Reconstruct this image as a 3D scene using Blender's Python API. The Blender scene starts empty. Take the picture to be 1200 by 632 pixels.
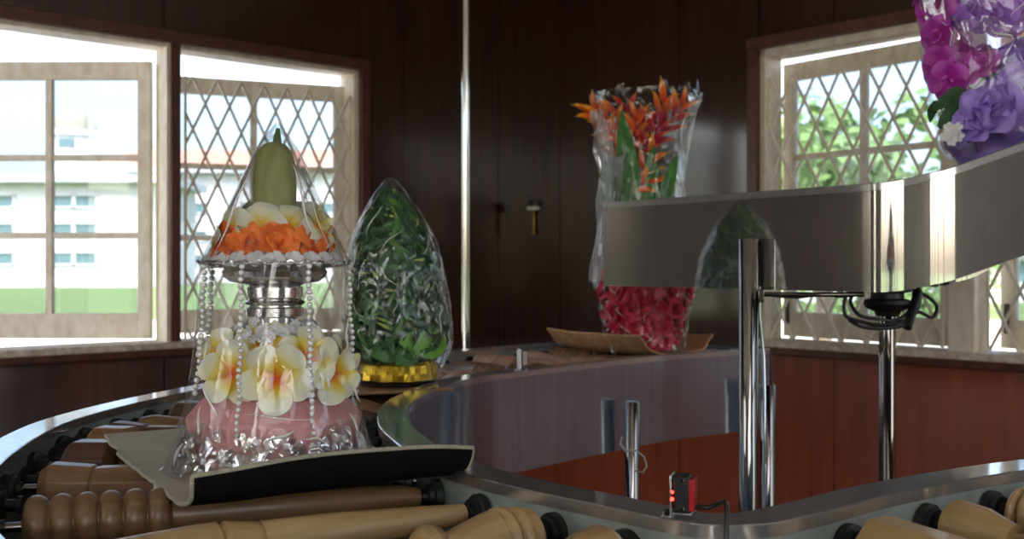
import bpy, math, random
from mathutils import Vector, Matrix, noise
V = Vector
PI = math.pi
random.seed(11)
scn = bpy.context.scene
col = scn.collection

# ------------------------------------------------------------------ camera
F = 1260.0
EYE = 1.32
RIM = 1.05
cam_d = bpy.data.cameras.new('camera')
cam = bpy.data.objects.new('camera', cam_d)
col.objects.link(cam)
cam.location = (0, 0, EYE)
cam.rotation_euler = (PI / 2, 0, 0)
cam_d.sensor_width = 36
cam_d.lens = 36 * F / 1200
cam_d.shift_y = -6 / 1200
cam_d.clip_start = 0.02
cam_d.clip_end = 600
cam_d.dof.use_dof = True
cam_d.dof.focus_distance = 1.47
cam_d.dof.aperture_fstop = 7.0
scn.camera = cam


def at(px, py, Y):
    return V(((px - 600) / F * Y, Y, EYE + (310 - py) / F * Y))


# ------------------------------------------------------------------ materials
def new_mat(name):
    m = bpy.data.materials.new(name)
    m.use_nodes = True
    nt = m.node_tree
    b = nt.nodes['Principled BSDF']
    return m, nt, b


def N(nt, t, **kw):
    n = nt.nodes.new(t)
    for k, v in kw.items():
        setattr(n, k, v)
    return n


def coords(nt, scale=(1, 1, 1), kind='Object'):
    tc = N(nt, 'ShaderNodeTexCoord')
    mp = N(nt, 'ShaderNodeMapping')
    mp.inputs['Scale'].default_value = scale
    nt.links.new(tc.outputs[kind], mp.inputs['Vector'])
    return mp.outputs['Vector']


def ramp(nt, fac, stops):
    r = N(nt, 'ShaderNodeValToRGB')
    el = r.color_ramp.elements
    while len(el) > 1:
        el.remove(el[-1])
    el[0].position = stops[0][0]
    el[0].color = (*stops[0][1], 1)
    for p, c in stops[1:]:
        e = el.new(p)
        e.color = (*c, 1)
    nt.links.new(fac, r.inputs['Fac'])
    return r.outputs['Color']


def noisy(name, c1, c2, scale=(8, 8, 8), nscale=4.0, rough=(0.4, 0.6), metallic=0.0, bump=0.0,
          bscale=None, coat=0.0, detail=5.0, spec=0.5, sheen=0.0, sss=0.0, distort=0.0):
    m, nt, b = new_mat(name)
    vec = coords(nt, scale)
    t = N(nt, 'ShaderNodeTexNoise')
    t.inputs['Scale'].default_value = nscale
    t.inputs['Detail'].default_value = detail
    t.inputs['Distortion'].default_value = distort
    nt.links.new(vec, t.inputs['Vector'])
    nt.links.new(ramp(nt, t.outputs['Fac'], [(0.3, c1), (0.7, c2)]), b.inputs['Base Color'])
    mr = N(nt, 'ShaderNodeMapRange')
    mr.inputs['To Min'].default_value = rough[0]
    mr.inputs['To Max'].default_value = rough[1]
    nt.links.new(t.outputs['Fac'], mr.inputs['Value'])
    nt.links.new(mr.outputs['Result'], b.inputs['Roughness'])
    b.inputs['Metallic'].default_value = metallic
    b.inputs['Coat Weight'].default_value = coat
    b.inputs['Coat Roughness'].default_value = 0.11
    b.inputs['Coat IOR'].default_value = 1.7 if coat > .5 else 1.5
    b.inputs['Specular IOR Level'].default_value = spec
    if sss:
        b.inputs['Subsurface Weight'].default_value = sss
        b.inputs['Subsurface Radius'].default_value = (0.01, 0.008, 0.005)
        b.inputs['Subsurface Scale'].default_value = 0.5
    if bump:
        t2 = N(nt, 'ShaderNodeTexNoise')
        t2.inputs['Scale'].default_value = bscale or nscale * 2
        t2.inputs['Detail'].default_value = 4
        nt.links.new(vec, t2.inputs['Vector'])
        bp = N(nt, 'ShaderNodeBump')
        bp.inputs['Strength'].default_value = bump
        bp.inputs['Distance'].default_value = 0.004
        nt.links.new(t2.outputs['Fac'], bp.inputs['Height'])
        nt.links.new(bp.outputs['Normal'], b.inputs['Normal'])
    return m


def clear_film(name, tint=(1, 1, 1), base=0.03, gain=0.9, rough=0.05, bump=0.6, scale=(18, 18, 7), milk=0.03, top=0.35, crease=0.12):
    """thin clear plastic or glass: see-through with fresnel gloss and sharp creases"""
    m, nt, b = new_mat(name)
    nt.nodes.remove(b)
    out = nt.nodes['Material Output']
    tr = N(nt, 'ShaderNodeBsdfTransparent')
    tr.inputs['Color'].default_value = (*tint, 1)
    gl = N(nt, 'ShaderNodeBsdfGlossy')
    gl.inputs['Roughness'].default_value = rough
    gl.inputs['Color'].default_value = (1, 1, 1, 1)
    fr = N(nt, 'ShaderNodeFresnel')
    fr.inputs['IOR'].default_value = 1.45
    ma = N(nt, 'ShaderNodeMath', operation='MULTIPLY_ADD')
    ma.inputs[1].default_value = gain
    ma.inputs[2].default_value = base
    nt.links.new(fr.outputs['Fac'], ma.inputs[0])
    mi = N(nt, 'ShaderNodeMath', operation='MINIMUM')
    mi.inputs[1].default_value = top
    nt.links.new(ma.outputs[0], mi.inputs[0])
    mx = N(nt, 'ShaderNodeMixShader')
    nt.links.new(mi.outputs[0], mx.inputs['Fac'])
    nt.links.new(tr.outputs[0], mx.inputs[1])
    nt.links.new(gl.outputs[0], mx.inputs[2])
    last = mx.outputs[0]
    if milk:
        df = N(nt, 'ShaderNodeBsdfTranslucent')
        df.inputs['Color'].default_value = (0.9, 0.92, 0.95, 1)
        mx2 = N(nt, 'ShaderNodeMixShader')
        mx2.inputs['Fac'].default_value = milk
        nt.links.new(last, mx2.inputs[1])
        nt.links.new(df.outputs[0], mx2.inputs[2])
        last = mx2.outputs[0]
    if bump:
        vec = coords(nt, scale)
        t = N(nt, 'ShaderNodeTexNoise')
        t.inputs['Scale'].default_value = 0.8
        t.inputs['Detail'].default_value = 1
        nt.links.new(vec, t.inputs['Vector'])
        wv = N(nt, 'ShaderNodeMixRGB')
        wv.inputs['Fac'].default_value = 0.35
        nt.links.new(vec, wv.inputs[1])
        nt.links.new(t.outputs['Color'], wv.inputs[2])
        vo = N(nt, 'ShaderNodeTexVoronoi', feature='DISTANCE_TO_EDGE')
        vo.inputs['Scale'].default_value = 0.9
        nt.links.new(wv.outputs[0], vo.inputs['Vector'])
        cr = N(nt, 'ShaderNodeMapRange')
        cr.interpolation_type = 'SMOOTHSTEP'
        cr.inputs['From Min'].default_value = 0.0
        cr.inputs['From Max'].default_value = 0.12
        cr.inputs['To Min'].default_value = 1.0
        cr.inputs['To Max'].default_value = 0.0
        nt.links.new(vo.outputs['Distance'], cr.inputs['Value'])
        ad = N(nt, 'ShaderNodeMath', operation='MULTIPLY_ADD')
        ad.inputs[1].default_value = 0.35
        nt.links.new(cr.outputs['Result'], ad.inputs[0])
        nt.links.new(t.outputs['Fac'], ad.inputs[2])
        bp = N(nt, 'ShaderNodeBump')
        bp.inputs['Strength'].default_value = bump
        bp.inputs['Distance'].default_value = 0.02
        nt.links.new(ad.outputs[0], bp.inputs['Height'])
        c2 = N(nt, 'ShaderNodeMath', operation='MULTIPLY_ADD')
        c2.inputs[1].default_value = crease
        nt.links.new(cr.outputs['Result'], c2.inputs[0])
        nt.links.new(mi.outputs[0], c2.inputs[2])
        nt.links.new(c2.outputs[0], mx.inputs['Fac'])
        nt.links.new(bp.outputs['Normal'], gl.inputs['Normal'])
        nt.links.new(bp.outputs['Normal'], fr.inputs['Normal'])
    nt.links.new(last, out.inputs['Surface'])
    return m


def petal_mat(name, stops, rough=0.45, trans=0.0):
    """colour runs along the petal from its throat (0) to its tip (1)"""
    m, nt, b = new_mat(name)
    a = N(nt, 'ShaderNodeAttribute', attribute_name='along')
    nt.links.new(ramp(nt, a.outputs['Fac'], stops), b.inputs['Base Color'])
    b.inputs['Roughness'].default_value = rough
    b.inputs['Subsurface Weight'].default_value = trans
    b.inputs['Subsurface Radius'].default_value = (0.006, 0.005, 0.003)
    return m


def plain(name, c, rough=0.5, metallic=0.0, emit=None, strength=1.0, coat=0.0):
    m, nt, b = new_mat(name)
    b.inputs['Base Color'].default_value = (*c, 1)
    b.inputs['Roughness'].default_value = rough
    b.inputs['Metallic'].default_value = metallic
    b.inputs['Coat Weight'].default_value = coat
    if emit:
        b.inputs['Emission Color'].default_value = (*emit, 1)
        b.inputs['Emission Strength'].default_value = strength
    return m


M = {}
M['wall'] = noisy('dark_varnished_panelling', (0.020, 0.0062, 0.0035), (0.050, 0.014, 0.007), (14, 14, 1.0), 2.2, (0.28, 0.42), bump=0.05, bscale=3, coat=0.9, spec=0.2)
M['wall_low'] = noisy('red_varnished_panelling', (0.22, 0.043, 0.015), (0.33, 0.068, 0.025), (10, 10, 1.2), 2.0, (0.22, 0.4), bump=0.06, bscale=3, coat=0.6)
M['casing'] = noisy('red_brown_casing', (0.06, 0.018, 0.012), (0.12, 0.035, 0.02), (9, 9, 9), 2.0, (0.3, 0.45))
M['floor'] = noisy('dark_floor_boards', (0.03, 0.014, 0.009), (0.06, 0.028, 0.016), (3, 10, 3), 2.0, (0.3, 0.5))
M['plaster'] = noisy('cream_plaster', (0.20, 0.185, 0.16), (0.26, 0.24, 0.21), (2, 2, 2), 2.0, (0.7, 0.8))
M['ceil'] = noisy('ceiling_paint', (0.62, 0.59, 0.54), (0.68, 0.65, 0.6), (2, 2, 2), 2.0, (0.7, 0.8))
M['cream'] = noisy('weathered_cream_paint', (0.66, 0.56, 0.42), (0.86, 0.80, 0.68), (9, 9, 5), 3.0, (0.45, 0.6), bump=0.25, detail=8)
M['sill'] = noisy('weathered_sill_paint', (0.42, 0.33, 0.24), (0.78, 0.70, 0.60), (12, 12, 12), 3.0, (0.5, 0.65), bump=0.3, detail=8)
M['grille'] = noisy('cream_iron', (0.74, 0.66, 0.52), (0.84, 0.77, 0.63), (20, 20, 20), 3, (0.4, 0.55))
M['glass'] = clear_film('window_glass', (0.71, 0.755, 0.795), base=0.0, gain=1.0, rough=0.02, bump=0, milk=0, top=1.0)
def two_lobe(name, c1, c2, scale, r_sharp, r_soft, soft):
    """polished sheet: a clear reflection with a brushed haze over it"""
    m, nt, b = new_mat(name)
    vec = coords(nt, scale)
    t = N(nt, 'ShaderNodeTexNoise')
    t.inputs['Scale'].default_value = 2.5
    t.inputs['Detail'].default_value = 5
    nt.links.new(vec, t.inputs['Vector'])
    c = ramp(nt, t.outputs['Fac'], [(0.3, c1), (0.7, c2)])
    b2_ = N(nt, 'ShaderNodeBsdfPrincipled')
    for q, r in ((b, r_sharp), (b2_, r_soft)):
        q.inputs['Metallic'].default_value = 1.0
        q.inputs['Roughness'].default_value = r
        nt.links.new(c, q.inputs['Base Color'])
    mx = N(nt, 'ShaderNodeMixShader')
    mx.inputs['Fac'].default_value = soft
    nt.links.new(b.outputs[0], mx.inputs[1])
    nt.links.new(b2_.outputs[0], mx.inputs[2])
    nt.links.new(mx.outputs[0], nt.nodes['Material Output'].inputs['Surface'])
    return m


M['steel'] = two_lobe('polished_steel', (0.58, 0.59, 0.60), (0.70, 0.71, 0.72), (30, 30, 30), 0.08, 0.5, 0.30)
M['skirt'] = two_lobe('brushed_steel', (0.36, 0.43, 0.52), (0.45, 0.53, 0.62), (25, 25, 0.8), 0.08, 0.42, 0.30)
M['mirror_steel'] = two_lobe('mirror_finish_steel', (0.56, 0.55, 0.54), (0.62, 0.61, 0.60), (40, 40, 2), 0.04, 0.42, 0.12)
M['chrome'] = plain('chrome', (0.24, 0.225, 0.205), 0.05, 1.0)
M['bright_chrome'] = plain('bright_chrome', (0.72, 0.72, 0.69), 0.10, 1.0)
M['side'] = noisy('grey_green_panel', (0.24, 0.275, 0.245), (0.33, 0.37, 0.33), (12, 12, 12), 2, (0.4, 0.55))
M['black'] = noisy('black_rubber', (0.006, 0.006, 0.007), (0.02, 0.02, 0.022), (40, 40, 40), 3, (0.35, 0.5))
M['dark_metal'] = plain('dark_metal', (0.07, 0.07, 0.075), 0.35, 0.9)
M['wood_tan'] = noisy('honey_wood', (0.36, 0.225, 0.09), (0.50, 0.335, 0.155), (3, 40, 40), 2.0, (0.32, 0.45), coat=0.15, distort=0.4)
M['wood_mid'] = noisy('brown_wood', (0.15, 0.080, 0.034), (0.25, 0.140, 0.060), (3, 40, 40), 2.0, (0.32, 0.45), coat=0.15, distort=0.4)
M['wood_dark'] = noisy('dark_brown_wood', (0.060, 0.028, 0.014), (0.115, 0.056, 0.027), (3, 40, 40), 2.0, (0.32, 0.45), coat=0.15, distort=0.4)
M['wood_pink'] = noisy('pale_rose_wood', (0.36, 0.20, 0.13), (0.50, 0.31, 0.21), (3, 40, 40), 2.0, (0.35, 0.45), distort=0.4)
M['cello'] = clear_film('clear_cellophane', (0.98, 0.985, 0.985), base=0.008, gain=0.55, bump=0.22, scale=(22, 22, 9), milk=0.025, top=.3, crease=.05)
M['cello_cone'] = clear_film('cone_film', (0.97, 0.975, 0.975), base=0.02, gain=1.0, bump=0.15, scale=(30, 30, 6), milk=0.035, top=.45, crease=.06)
M['cello_crisp'] = clear_film('crinkled_cellophane', (0.97, 0.985, 0.975), base=0.008, gain=0.6, bump=0.26, scale=(48, 48, 22), milk=0.012, crease=.07)
M['cello_soft'] = clear_film('loose_cellophane', (0.98, 0.985, 0.985), base=0.015, gain=0.8, bump=0.3, scale=(24, 24, 12), milk=0.015, crease=.06)
M['cello_milky'] = clear_film('folded_cellophane', (0.92, 0.92, 0.92), base=0.12, gain=1.3, bump=0.6, scale=(30, 30, 6), milk=0.45, top=.5)
m_, nt_, b_ = new_mat('white_glint_film')  # whitened film for folds, with the glints put into its colour
b_.inputs['Base Color'].default_value = (0.93, 0.93, 0.93, 1)
b_.inputs['Roughness'].default_value = 0.25
b_.inputs['Alpha'].default_value = 0.7
b_.inputs['Coat Weight'].default_value = 0.8
M['fold'] = m_
M['film_leaf'] = clear_film('silver_film', (0.74, 0.77, 0.77), base=0.30, gain=1.3, rough=0.12, bump=0.2, scale=(60, 60, 60), milk=0.08, top=.7)
M['silver'] = noisy('silver_bowl', (0.60, 0.60, 0.60), (0.78, 0.78, 0.78), (40, 40, 40), 3, (0.12, 0.22), metallic=1.0, bump=0.05)
M['pink'] = noisy('pink_foam', (0.62, 0.27, 0.28), (0.74, 0.37, 0.37), (20, 20, 20), 3, (0.5, 0.65), bump=0.15, sss=0.15)
M['pearl'] = plain('pearl_bead', (0.80, 0.80, 0.79), 0.22, 0.25, coat=0.6)
M['lace'] = noisy('white_lace', (0.74, 0.75, 0.76), (0.9, 0.9, 0.9), (30, 30, 30), 3, (0.5, 0.6), sss=0.3)
M['plumeria'] = petal_mat('frangipani_petal', [(0.0, (0.60, 0.05, 0.005)), (0.12, (0.75, 0.19, 0.005)), (0.30, (0.80, 0.48, 0.01)), (0.46, (0.80, 0.66, 0.14)), (0.62, (0.80, 0.77, 0.50)), (1.0, (0.84, 0.85, 0.72))])
M['bud_petal'] = petal_mat('pale_petal', [(0.0, (0.75, 0.38, 0.01)), (0.20, (0.76, 0.55, 0.05)), (0.42, (0.72, 0.68, 0.36)), (0.7, (0.74, 0.74, 0.58)), (1.0, (0.76, 0.77, 0.66))])
M['orange'] = petal_mat('orange_petal', [(0, (0.70, 0.07, 0.004)), (0.5, (0.93, 0.15, 0.005)), (1, (0.96, 0.24, 0.012))])
M['olive'] = noisy('olive_bud', (0.17, 0.19, 0.045), (0.30, 0.32, 0.10), (30, 30, 8), 3, (0.4, 0.55), sss=0.15)
M['stem'] = noisy('green_stem', (0.05, 0.12, 0.02), (0.10, 0.20, 0.05), (30, 30, 10), 3, (0.4, 0.5))
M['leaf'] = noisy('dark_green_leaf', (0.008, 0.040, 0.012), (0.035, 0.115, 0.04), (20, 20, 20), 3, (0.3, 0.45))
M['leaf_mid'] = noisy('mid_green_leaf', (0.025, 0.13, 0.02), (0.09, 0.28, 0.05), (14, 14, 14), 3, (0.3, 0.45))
M['leaf_bright'] = noisy('bright_green_leaf', (0.12, 0.38, 0.03), (0.30, 0.60, 0.10), (14, 14, 14), 2, (0.35, 0.5), sss=0.1)
M['leaf_yellow'] = noisy('yellow_green_leaf', (0.30, 0.38, 0.05), (0.55, 0.60, 0.15), (20, 20, 20), 2, (0.35, 0.5))
M['gold'] = noisy('gold_foil', (0.75, 0.45, 0.02), (0.90, 0.62, 0.05), (50, 50, 50), 3, (0.15, 0.3), metallic=0.65, bump=0.6, bscale=2)
M['crimson'] = petal_mat('crimson_petal', [(0, (0.25, 0.004, 0.014)), (0.6, (0.70, 0.010, 0.04)), (1, (0.80, 0.03, 0.09))])
M['magenta_red'] = petal_mat('magenta_red_petal', [(0, (0.30, 0.004, 0.03)), (0.6, (0.70, 0.010, 0.07)), (1, (0.82, 0.05, 0.14))])
M['helic'] = petal_mat('heliconia_bract', [(0, (0.80, 0.05, 0.01)), (0.55, (0.92, 0.20, 0.01)), (0.9, (0.95, 0.42, 0.03)), (1, (0.45, 0.50, 0.08))])
M['helic_red'] = petal_mat('red_bract', [(0, (0.40, 0.01, 0.03)), (0.6, (0.62, 0.03, 0.06)), (0.9, (0.80, 0.20, 0.04)), (1, (0.5, 0.4, 0.08))])
M['orchid'] = petal_mat('magenta_orchid_petal', [(0, (0.75, 0.45, 0.50)), (0.14, (0.45, 0.02, 0.30)), (0.6, (0.40, 0.02, 0.36)), (1, (0.58, 0.10, 0.55))])
M['orchid_violet'] = petal_mat('violet_orchid_petal', [(0, (0.8, 0.7, 0.4)), (0.14, (0.25, 0.06, 0.45)), (0.6, (0.30, 0.08, 0.58)), (1, (0.42, 0.18, 0.70))])
M['lavender'] = noisy('lavender_satin', (0.26, 0.16, 0.60), (0.40, 0.28, 0.74), (9, 9, 9), 2, (0.35, 0.5), sss=0.1)
M['shell'] = clear_film('lavender_film', (0.80, 0.68, 0.86), base=0.12, gain=1.2, rough=0.12, bump=0.3, scale=(60, 60, 60), milk=0.22)
M['felt'] = noisy('grey_beige_weave', (0.40, 0.385, 0.32), (0.56, 0.54, 0.46), (10, 160, 160), 3, (0.75, 0.9), bump=0.25)
M['felt_edge'] = noisy('frayed_edge', (0.36, 0.335, 0.25), (0.50, 0.47, 0.36), (120, 120, 120), 3, (0.8, 0.9), bump=0.5)
M['under'] = noisy('black_underside', (0.003, 0.003, 0.004), (0.010, 0.008, 0.008), (40, 120, 120), 3, (0.8, 0.95), bump=0.2, spec=0.12)
M['bark'] = noisy('tan_bark', (0.46, 0.23, 0.10), (0.68, 0.42, 0.22), (25, 6, 25), 3, (0.5, 0.65), bump=0.3)
M['bark_under'] = noisy('dark_bark_underside', (0.03, 0.016, 0.01), (0.09, 0.045, 0.02), (25, 25, 25), 3, (0.6, 0.8), bump=0.3)
M['board'] = noisy('brown_board', (0.20, 0.10, 0.045), (0.32, 0.17, 0.08), (4, 25, 25), 3, (0.5, 0.6))
M['red_plastic'] = plain('red_plastic', (0.42, 0.012, 0.015), 0.35, coat=0.3)
M['led'] = plain('red_lamp', (0.6, 0.0, 0.0), 0.3, emit=(1, 0.02, 0.01), strength=6)
M['lens'] = plain('dark_red_lens', (0.07, 0.004, 0.004), 0.1, coat=0.6)
M['white_plastic'] = plain('white_plastic', (0.7, 0.7, 0.68), 0.4)
M['brass'] = noisy('tarnished_brass', (0.28, 0.15, 0.04), (0.45, 0.27, 0.08), (40, 40, 40), 3, (0.35, 0.5), metallic=0.7)
M['facade'] = noisy('white_render', (0.62, 0.60, 0.60), (0.70, 0.68, 0.68), (.3, .3, .3), 2, (0.8, 0.9))
M['eaves_grey'] = noisy('grey_eaves', (0.42, 0.44, 0.47), (0.5, 0.52, 0.55), (.3, .3, .3), 2, (0.8, 0.9))  # bluish grey, darker than the facade
M['roof'] = noisy('red_roof_tile', (0.48, 0.20, 0.14), (0.58, 0.28, 0.20), (1, 1, 1), 2, (0.8, 0.9))
M['far_pane'] = plain('far_window_glass', (0.12, 0.19, 0.20), 0.4)
M['dome'] = noisy('beige_dome', (0.27, 0.25, 0.19), (0.33, 0.31, 0.24), (1, 1, 1), 2, (0.7, 0.8))
M['pave'] = noisy('pale_paving', (0.52, 0.49, 0.44), (0.62, 0.59, 0.54), (.5, .5, .5), 2, (0.85, 0.95))
M['grass'] = noisy('lawn', (0.085, 0.135, 0.03), (0.15, 0.21, 0.06), (.5, .5, .5), 2, (0.85, 0.95))
M['tree'] = noisy('tree_leaves', (0.09, 0.17, 0.04), (0.20, 0.30, 0.09), (1, 1, 1), 2, (0.6, 0.7))
M['trunk'] = noisy('trunk_bark', (0.10, 0.07, 0.045), (0.18, 0.13, 0.09), (6, 6, 2), 2, (0.8, 0.9))


# ------------------------------------------------------------------ mesh helper
class MB:
    def __init__(s):
        s.v, s.f, s.a = [], [], []

    def add(s, vs, fs, al=None):
        o = len(s.v)
        s.v += [V(p) for p in vs]
        s.f += [tuple(i + o for i in f) for f in fs]
        s.a += list(al) if al is not None else [0.5] * len(vs)
        return s

    def merge(s, mb, mat=None):
        vs = [mat @ p for p in mb.v] if mat is not None else mb.v
        return s.add(vs, mb.f, mb.a)

    def box(s, c, size, mat=None):
        x, y, z = [d / 2 for d in size]
        c = V(c)
        vs = [c + V((i * x, j * y, k * z)) for i in (-1, 1) for j in (-1, 1) for k in (-1, 1)]
        if mat is not None:
            vs = [mat @ p for p in vs]
        return s.add(vs, [(0, 1, 3, 2), (4, 6, 7, 5), (0, 4, 5, 1), (2, 3, 7, 6), (0, 2, 6, 4), (1, 5, 7, 3)])

    def grid(s, P, closed_u=False, closed_v=False, al=None):
        nu, nv = len(P), len(P[0])
        fs = []
        for i in range(nu if closed_u else nu - 1):
            for j in range(nv if closed_v else nv - 1):
                a, b = i * nv + j, ((i + 1) % nu) * nv + j
                c, d = ((i + 1) % nu) * nv + (j + 1) % nv, i * nv + (j + 1) % nv
                fs.append((a, b, c, d))
        return s.add([p for r in P for p in r], fs, al)

    def lathe(s, prof, n=32, mat=None, cap=True, wob=None):
        """profile of (radius, z) turned round Z"""
        P = []
        for r, z in prof:
            row = []
            for k in range(n):
                t = 2 * PI * k / n
                rr, zz = (r, z) if wob is None else wob(r, z, t)
                row.append(V((rr * math.cos(t), rr * math.sin(t), zz)))
            P.append(row)
        fs = []
        for i in range(len(P) - 1):
            for k in range(n):
                k2 = (k + 1) % n
                fs.append((i * n + k, i * n + k2, (i + 1) * n + k2, (i + 1) * n + k))
        if cap:
            fs.append(tuple(reversed(range(n))))
            fs.append(tuple((len(P) - 1) * n + k for k in range(n)))
        vs = [p for r in P for p in r]
        if mat is not None:
            vs = [mat @ p for p in vs]
        return s.add(vs, fs)

    def tube(s, path, r, n=10):
        path = [V(p) for p in path]
        P = []
        up = V((0, 0, 1))
        prev = None
        for i, p in enumerate(path):
            d = (path[min(i + 1, len(path) - 1)] - path[max(i - 1, 0)]).normalized()
            if prev is None:
                ref = up if abs(d.z) < 0.9 else V((1, 0, 0))
                a = d.cross(ref).normalized()
            else:
                a = (prev - d * prev.dot(d)).normalized()
            prev = a
            b = d.cross(a)
            rr = r[i] if isinstance(r, (list, tuple)) else r
            P.append([p + (a * math.cos(2 * PI * k / n) + b * math.sin(2 * PI * k / n)) * rr for k in range(n)])
        o = len(s.v)
        s.grid(P, closed_v=True)
        s.f.append(tuple(o + k for k in range(n)))
        s.f.append(tuple(o + (len(P) - 1) * n + k for k in reversed(range(n))))
        return s

    def ball(s, c, r, n=12, m=7):
        c = V(c)
        rx, ry, rz = r if isinstance(r, (tuple, list)) else (r, r, r)
        prof = [(max(1e-5, math.sin(PI * j / m)), -math.cos(PI * j / m)) for j in range(m + 1)]
        return s.lathe(prof, n, Matrix.Translation(c) @ Matrix.Diagonal((rx, ry, rz, 1)), cap=False)

    def sweep(s, path, prof, close_ends=True):
        """path: list of (point, outward unit vector); prof: closed list of (outward, z)"""
        P = [[p + n * a + V((0, 0, z)) for a, z in prof] for p, n in path]
        o = len(s.v)
        s.grid(P, closed_v=True)
        k = len(prof)
        if close_ends:
            s.f.append(tuple(o + i for i in range(k)))
            s.f.append(tuple(o + (len(P) - 1) * k + i for i in reversed(range(k))))
        return s

    def mesh(s, name, sharp=40, smooth=True):
        me = bpy.data.meshes.new(name)
        me.from_pydata([tuple(p) for p in s.v], [], s.f)
        at_ = me.attributes.new('along', 'FLOAT', 'POINT')
        at_.data.foreach_set('value', s.a)
        me.update()
        import bmesh
        bm = bmesh.new()
        bm.from_mesh(me)
        bmesh.ops.recalc_face_normals(bm, faces=bm.faces)
        bm.to_mesh(me)
        bm.free()
        if smooth:
            me.shade_smooth()
            me.set_sharp_from_angle(angle=math.radians(sharp))
        return me

    def build(s, name, mat, parent=None, bevel=0.0, sharp=40, smooth=True, matrix=None, solid=0.0):
        return link(name, s.mesh(name, sharp, smooth), mat, parent, bevel, matrix, solid)


def link(name, me, mat, parent=None, bevel=0.0, matrix=None, solid=0.0):
    if not me.materials:
        me.materials.append(M[mat] if isinstance(mat, str) else mat)
    o = bpy.data.objects.new(name, me)
    col.objects.link(o)
    if parent is not None:
        o.parent = parent
    if matrix is not None:
        o.matrix_local = matrix
    if solid:
        md = o.modifiers.new('thickness', 'SOLIDIFY')
        md.thickness = solid
        md.offset = 0
    if bevel:
        md = o.modifiers.new('bevel', 'BEVEL')
        md.width = bevel
        md.segments = 2
        md.limit_method = 'ANGLE'
    return o


def thing(name, label, cat, loc=(0, 0, 0), rz=0.0, group=None):
    o = bpy.data.objects.new(name, None)
    col.objects.link(o)
    o.location = loc
    o.rotation_euler = (0, 0, rz)
    o.empty_display_size = 0.05
    tag(o, label, cat, group)
    return o


def tag(o, label, cat, group=None):
    o['label'] = label
    o['category'] = cat
    if group:
        o['group'] = group
    return o


def struct(o, label=None):
    o['kind'] = 'structure'
    if label:
        o['label'] = label
    return o


def crom(pts, s):
    n = len(pts)
    s = max(0.0, min(n - 1 - 1e-6, s))
    i = int(s)
    t = s - i
    p0, p1, p2, p3 = pts[max(i - 1, 0)], pts[i], pts[min(i + 1, n - 1)], pts[min(i + 2, n - 1)]
    return 0.5 * ((2 * p1) + (p2 - p0) * t + (2 * p0 - 5 * p1 + 4 * p2 - p3) * t * t + (3 * p1 - p0 - 3 * p2 + p3) * t ** 3)


def rot_to(n, roll=0.0):
    """matrix turning +Z to n"""
    q = V(n).to_track_quat('Z', 'Y')
    return q.to_matrix().to_4x4() @ Matrix.Rotation(roll, 4, 'Z')


# ------------------------------------------------------------------ the room
CX, CY = 0.02, 5.72
DL = V((-0.7433, -0.6690, 0))       # along the left wall, away from the corner
DR = V((0.6690, -0.7433, 0))        # along the right wall
ROOM_A, ROOM_B, CEIL = 9.0, 7.0, 3.15
SILL, HEAD = 0.98, 2.235


def frame(origin, along, out):
    m = Matrix.Identity(4)
    m.col[0] = (*along, 0)
    m.col[1] = (*out, 0)
    m.col[2] = (0, 0, 1, 0)
    m.col[3] = (*origin, 1)
    return m


C0 = V((CX, CY, 0))
WL = frame(C0, DL, -DR)
WR = frame(C0, DR, -DL)
WBA = frame(C0 + DL * ROOM_A, DR, DL)      # far end of the left wall
WBB = frame(C0 + DR * ROOM_B, DL, DR)      # far end of the right wall
TH = 0.12


def wall(name, W, length, openings, seams, low='wall_low', label=None, sill=SILL, head=HEAD, up_mat='wall', dado=0.0):
    """panelled wall from boards with narrow gaps between them, with window openings"""
    up, lo = MB(), MB()

    def slab(mb, t0, t1, z0, z1):
        cuts = [t0] + [s for s in seams if t0 + 0.02 < s < t1 - 0.02] + [t1]
        for a, b in zip(cuts, cuts[1:]):
            mb.box(((a + b) / 2, 0.008, (z0 + z1) / 2), (b - a - 0.005, 0.016, z1 - z0), W)
        mb.box(((t0 + t1) / 2, 0.014 + TH / 2, (z0 + z1) / 2), (t1 - t0, TH - 0.012, z1 - z0), W)
    last = -TH
    for t0, t1 in openings:
        slab(up, last, t0, dado, CEIL)
        if dado:
            slab(lo, last, t0, 0, dado)
        slab(up, t0, t1, head, CEIL)
        slab(lo, t0, t1, 0, sill)
        last = t1
    slab(up, last, length + TH, dado, CEIL)
    if dado:
        slab(lo, last, length + TH, 0, dado)
    o = struct(up.build(name, up_mat, smooth=False), label)
    if openings and low:
        lo.build('wainscot', low, o, smooth=False)
    return o


L_OPEN = [(0.99, 2.83)]
R_OPEN = [(1.54, 4.10)]
wall('wall_left', WL, ROOM_A, L_OPEN, [0.123, 0.74, 1.3, 1.95, 2.6, 3.2, 3.8, 4.5, 5.2], 'wall')
wall('wall_right', WR, ROOM_B, R_OPEN, [0.333, 1.108, 1.9, 2.75, 3.5, 4.4, 5.2, 6.0], dado=0.80)
REAR, NEAR = [(0.5, 3.4)], [(0.2, 2.2), (4.2, 8.85)]  # openings added for fill daylight and the ramp's window reflection
wall('wall_rear', WBA, ROOM_B, REAR, [], 'plaster', sill=0.25, head=3.05, up_mat='plaster')
wall('wall_near', WBB, ROOM_A, NEAR, [], 'plaster', sill=0.25, head=3.05, up_mat='plaster')
fl = MB()
RM = frame(C0, DL, DR)
fl.box((ROOM_A / 2, ROOM_B / 2, -0.05), (ROOM_A + 0.3, ROOM_B + 0.3, 0.1), RM)
struct(fl.build('floor', 'floor', smooth=False))
ce = MB()
ce.box((ROOM_A / 2, ROOM_B / 2, CEIL + 0.05), (ROOM_A + 1.6, ROOM_B + 1.6, 0.1), RM)
struct(ce.build('ceiling', 'ceil', smooth=False))


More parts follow.
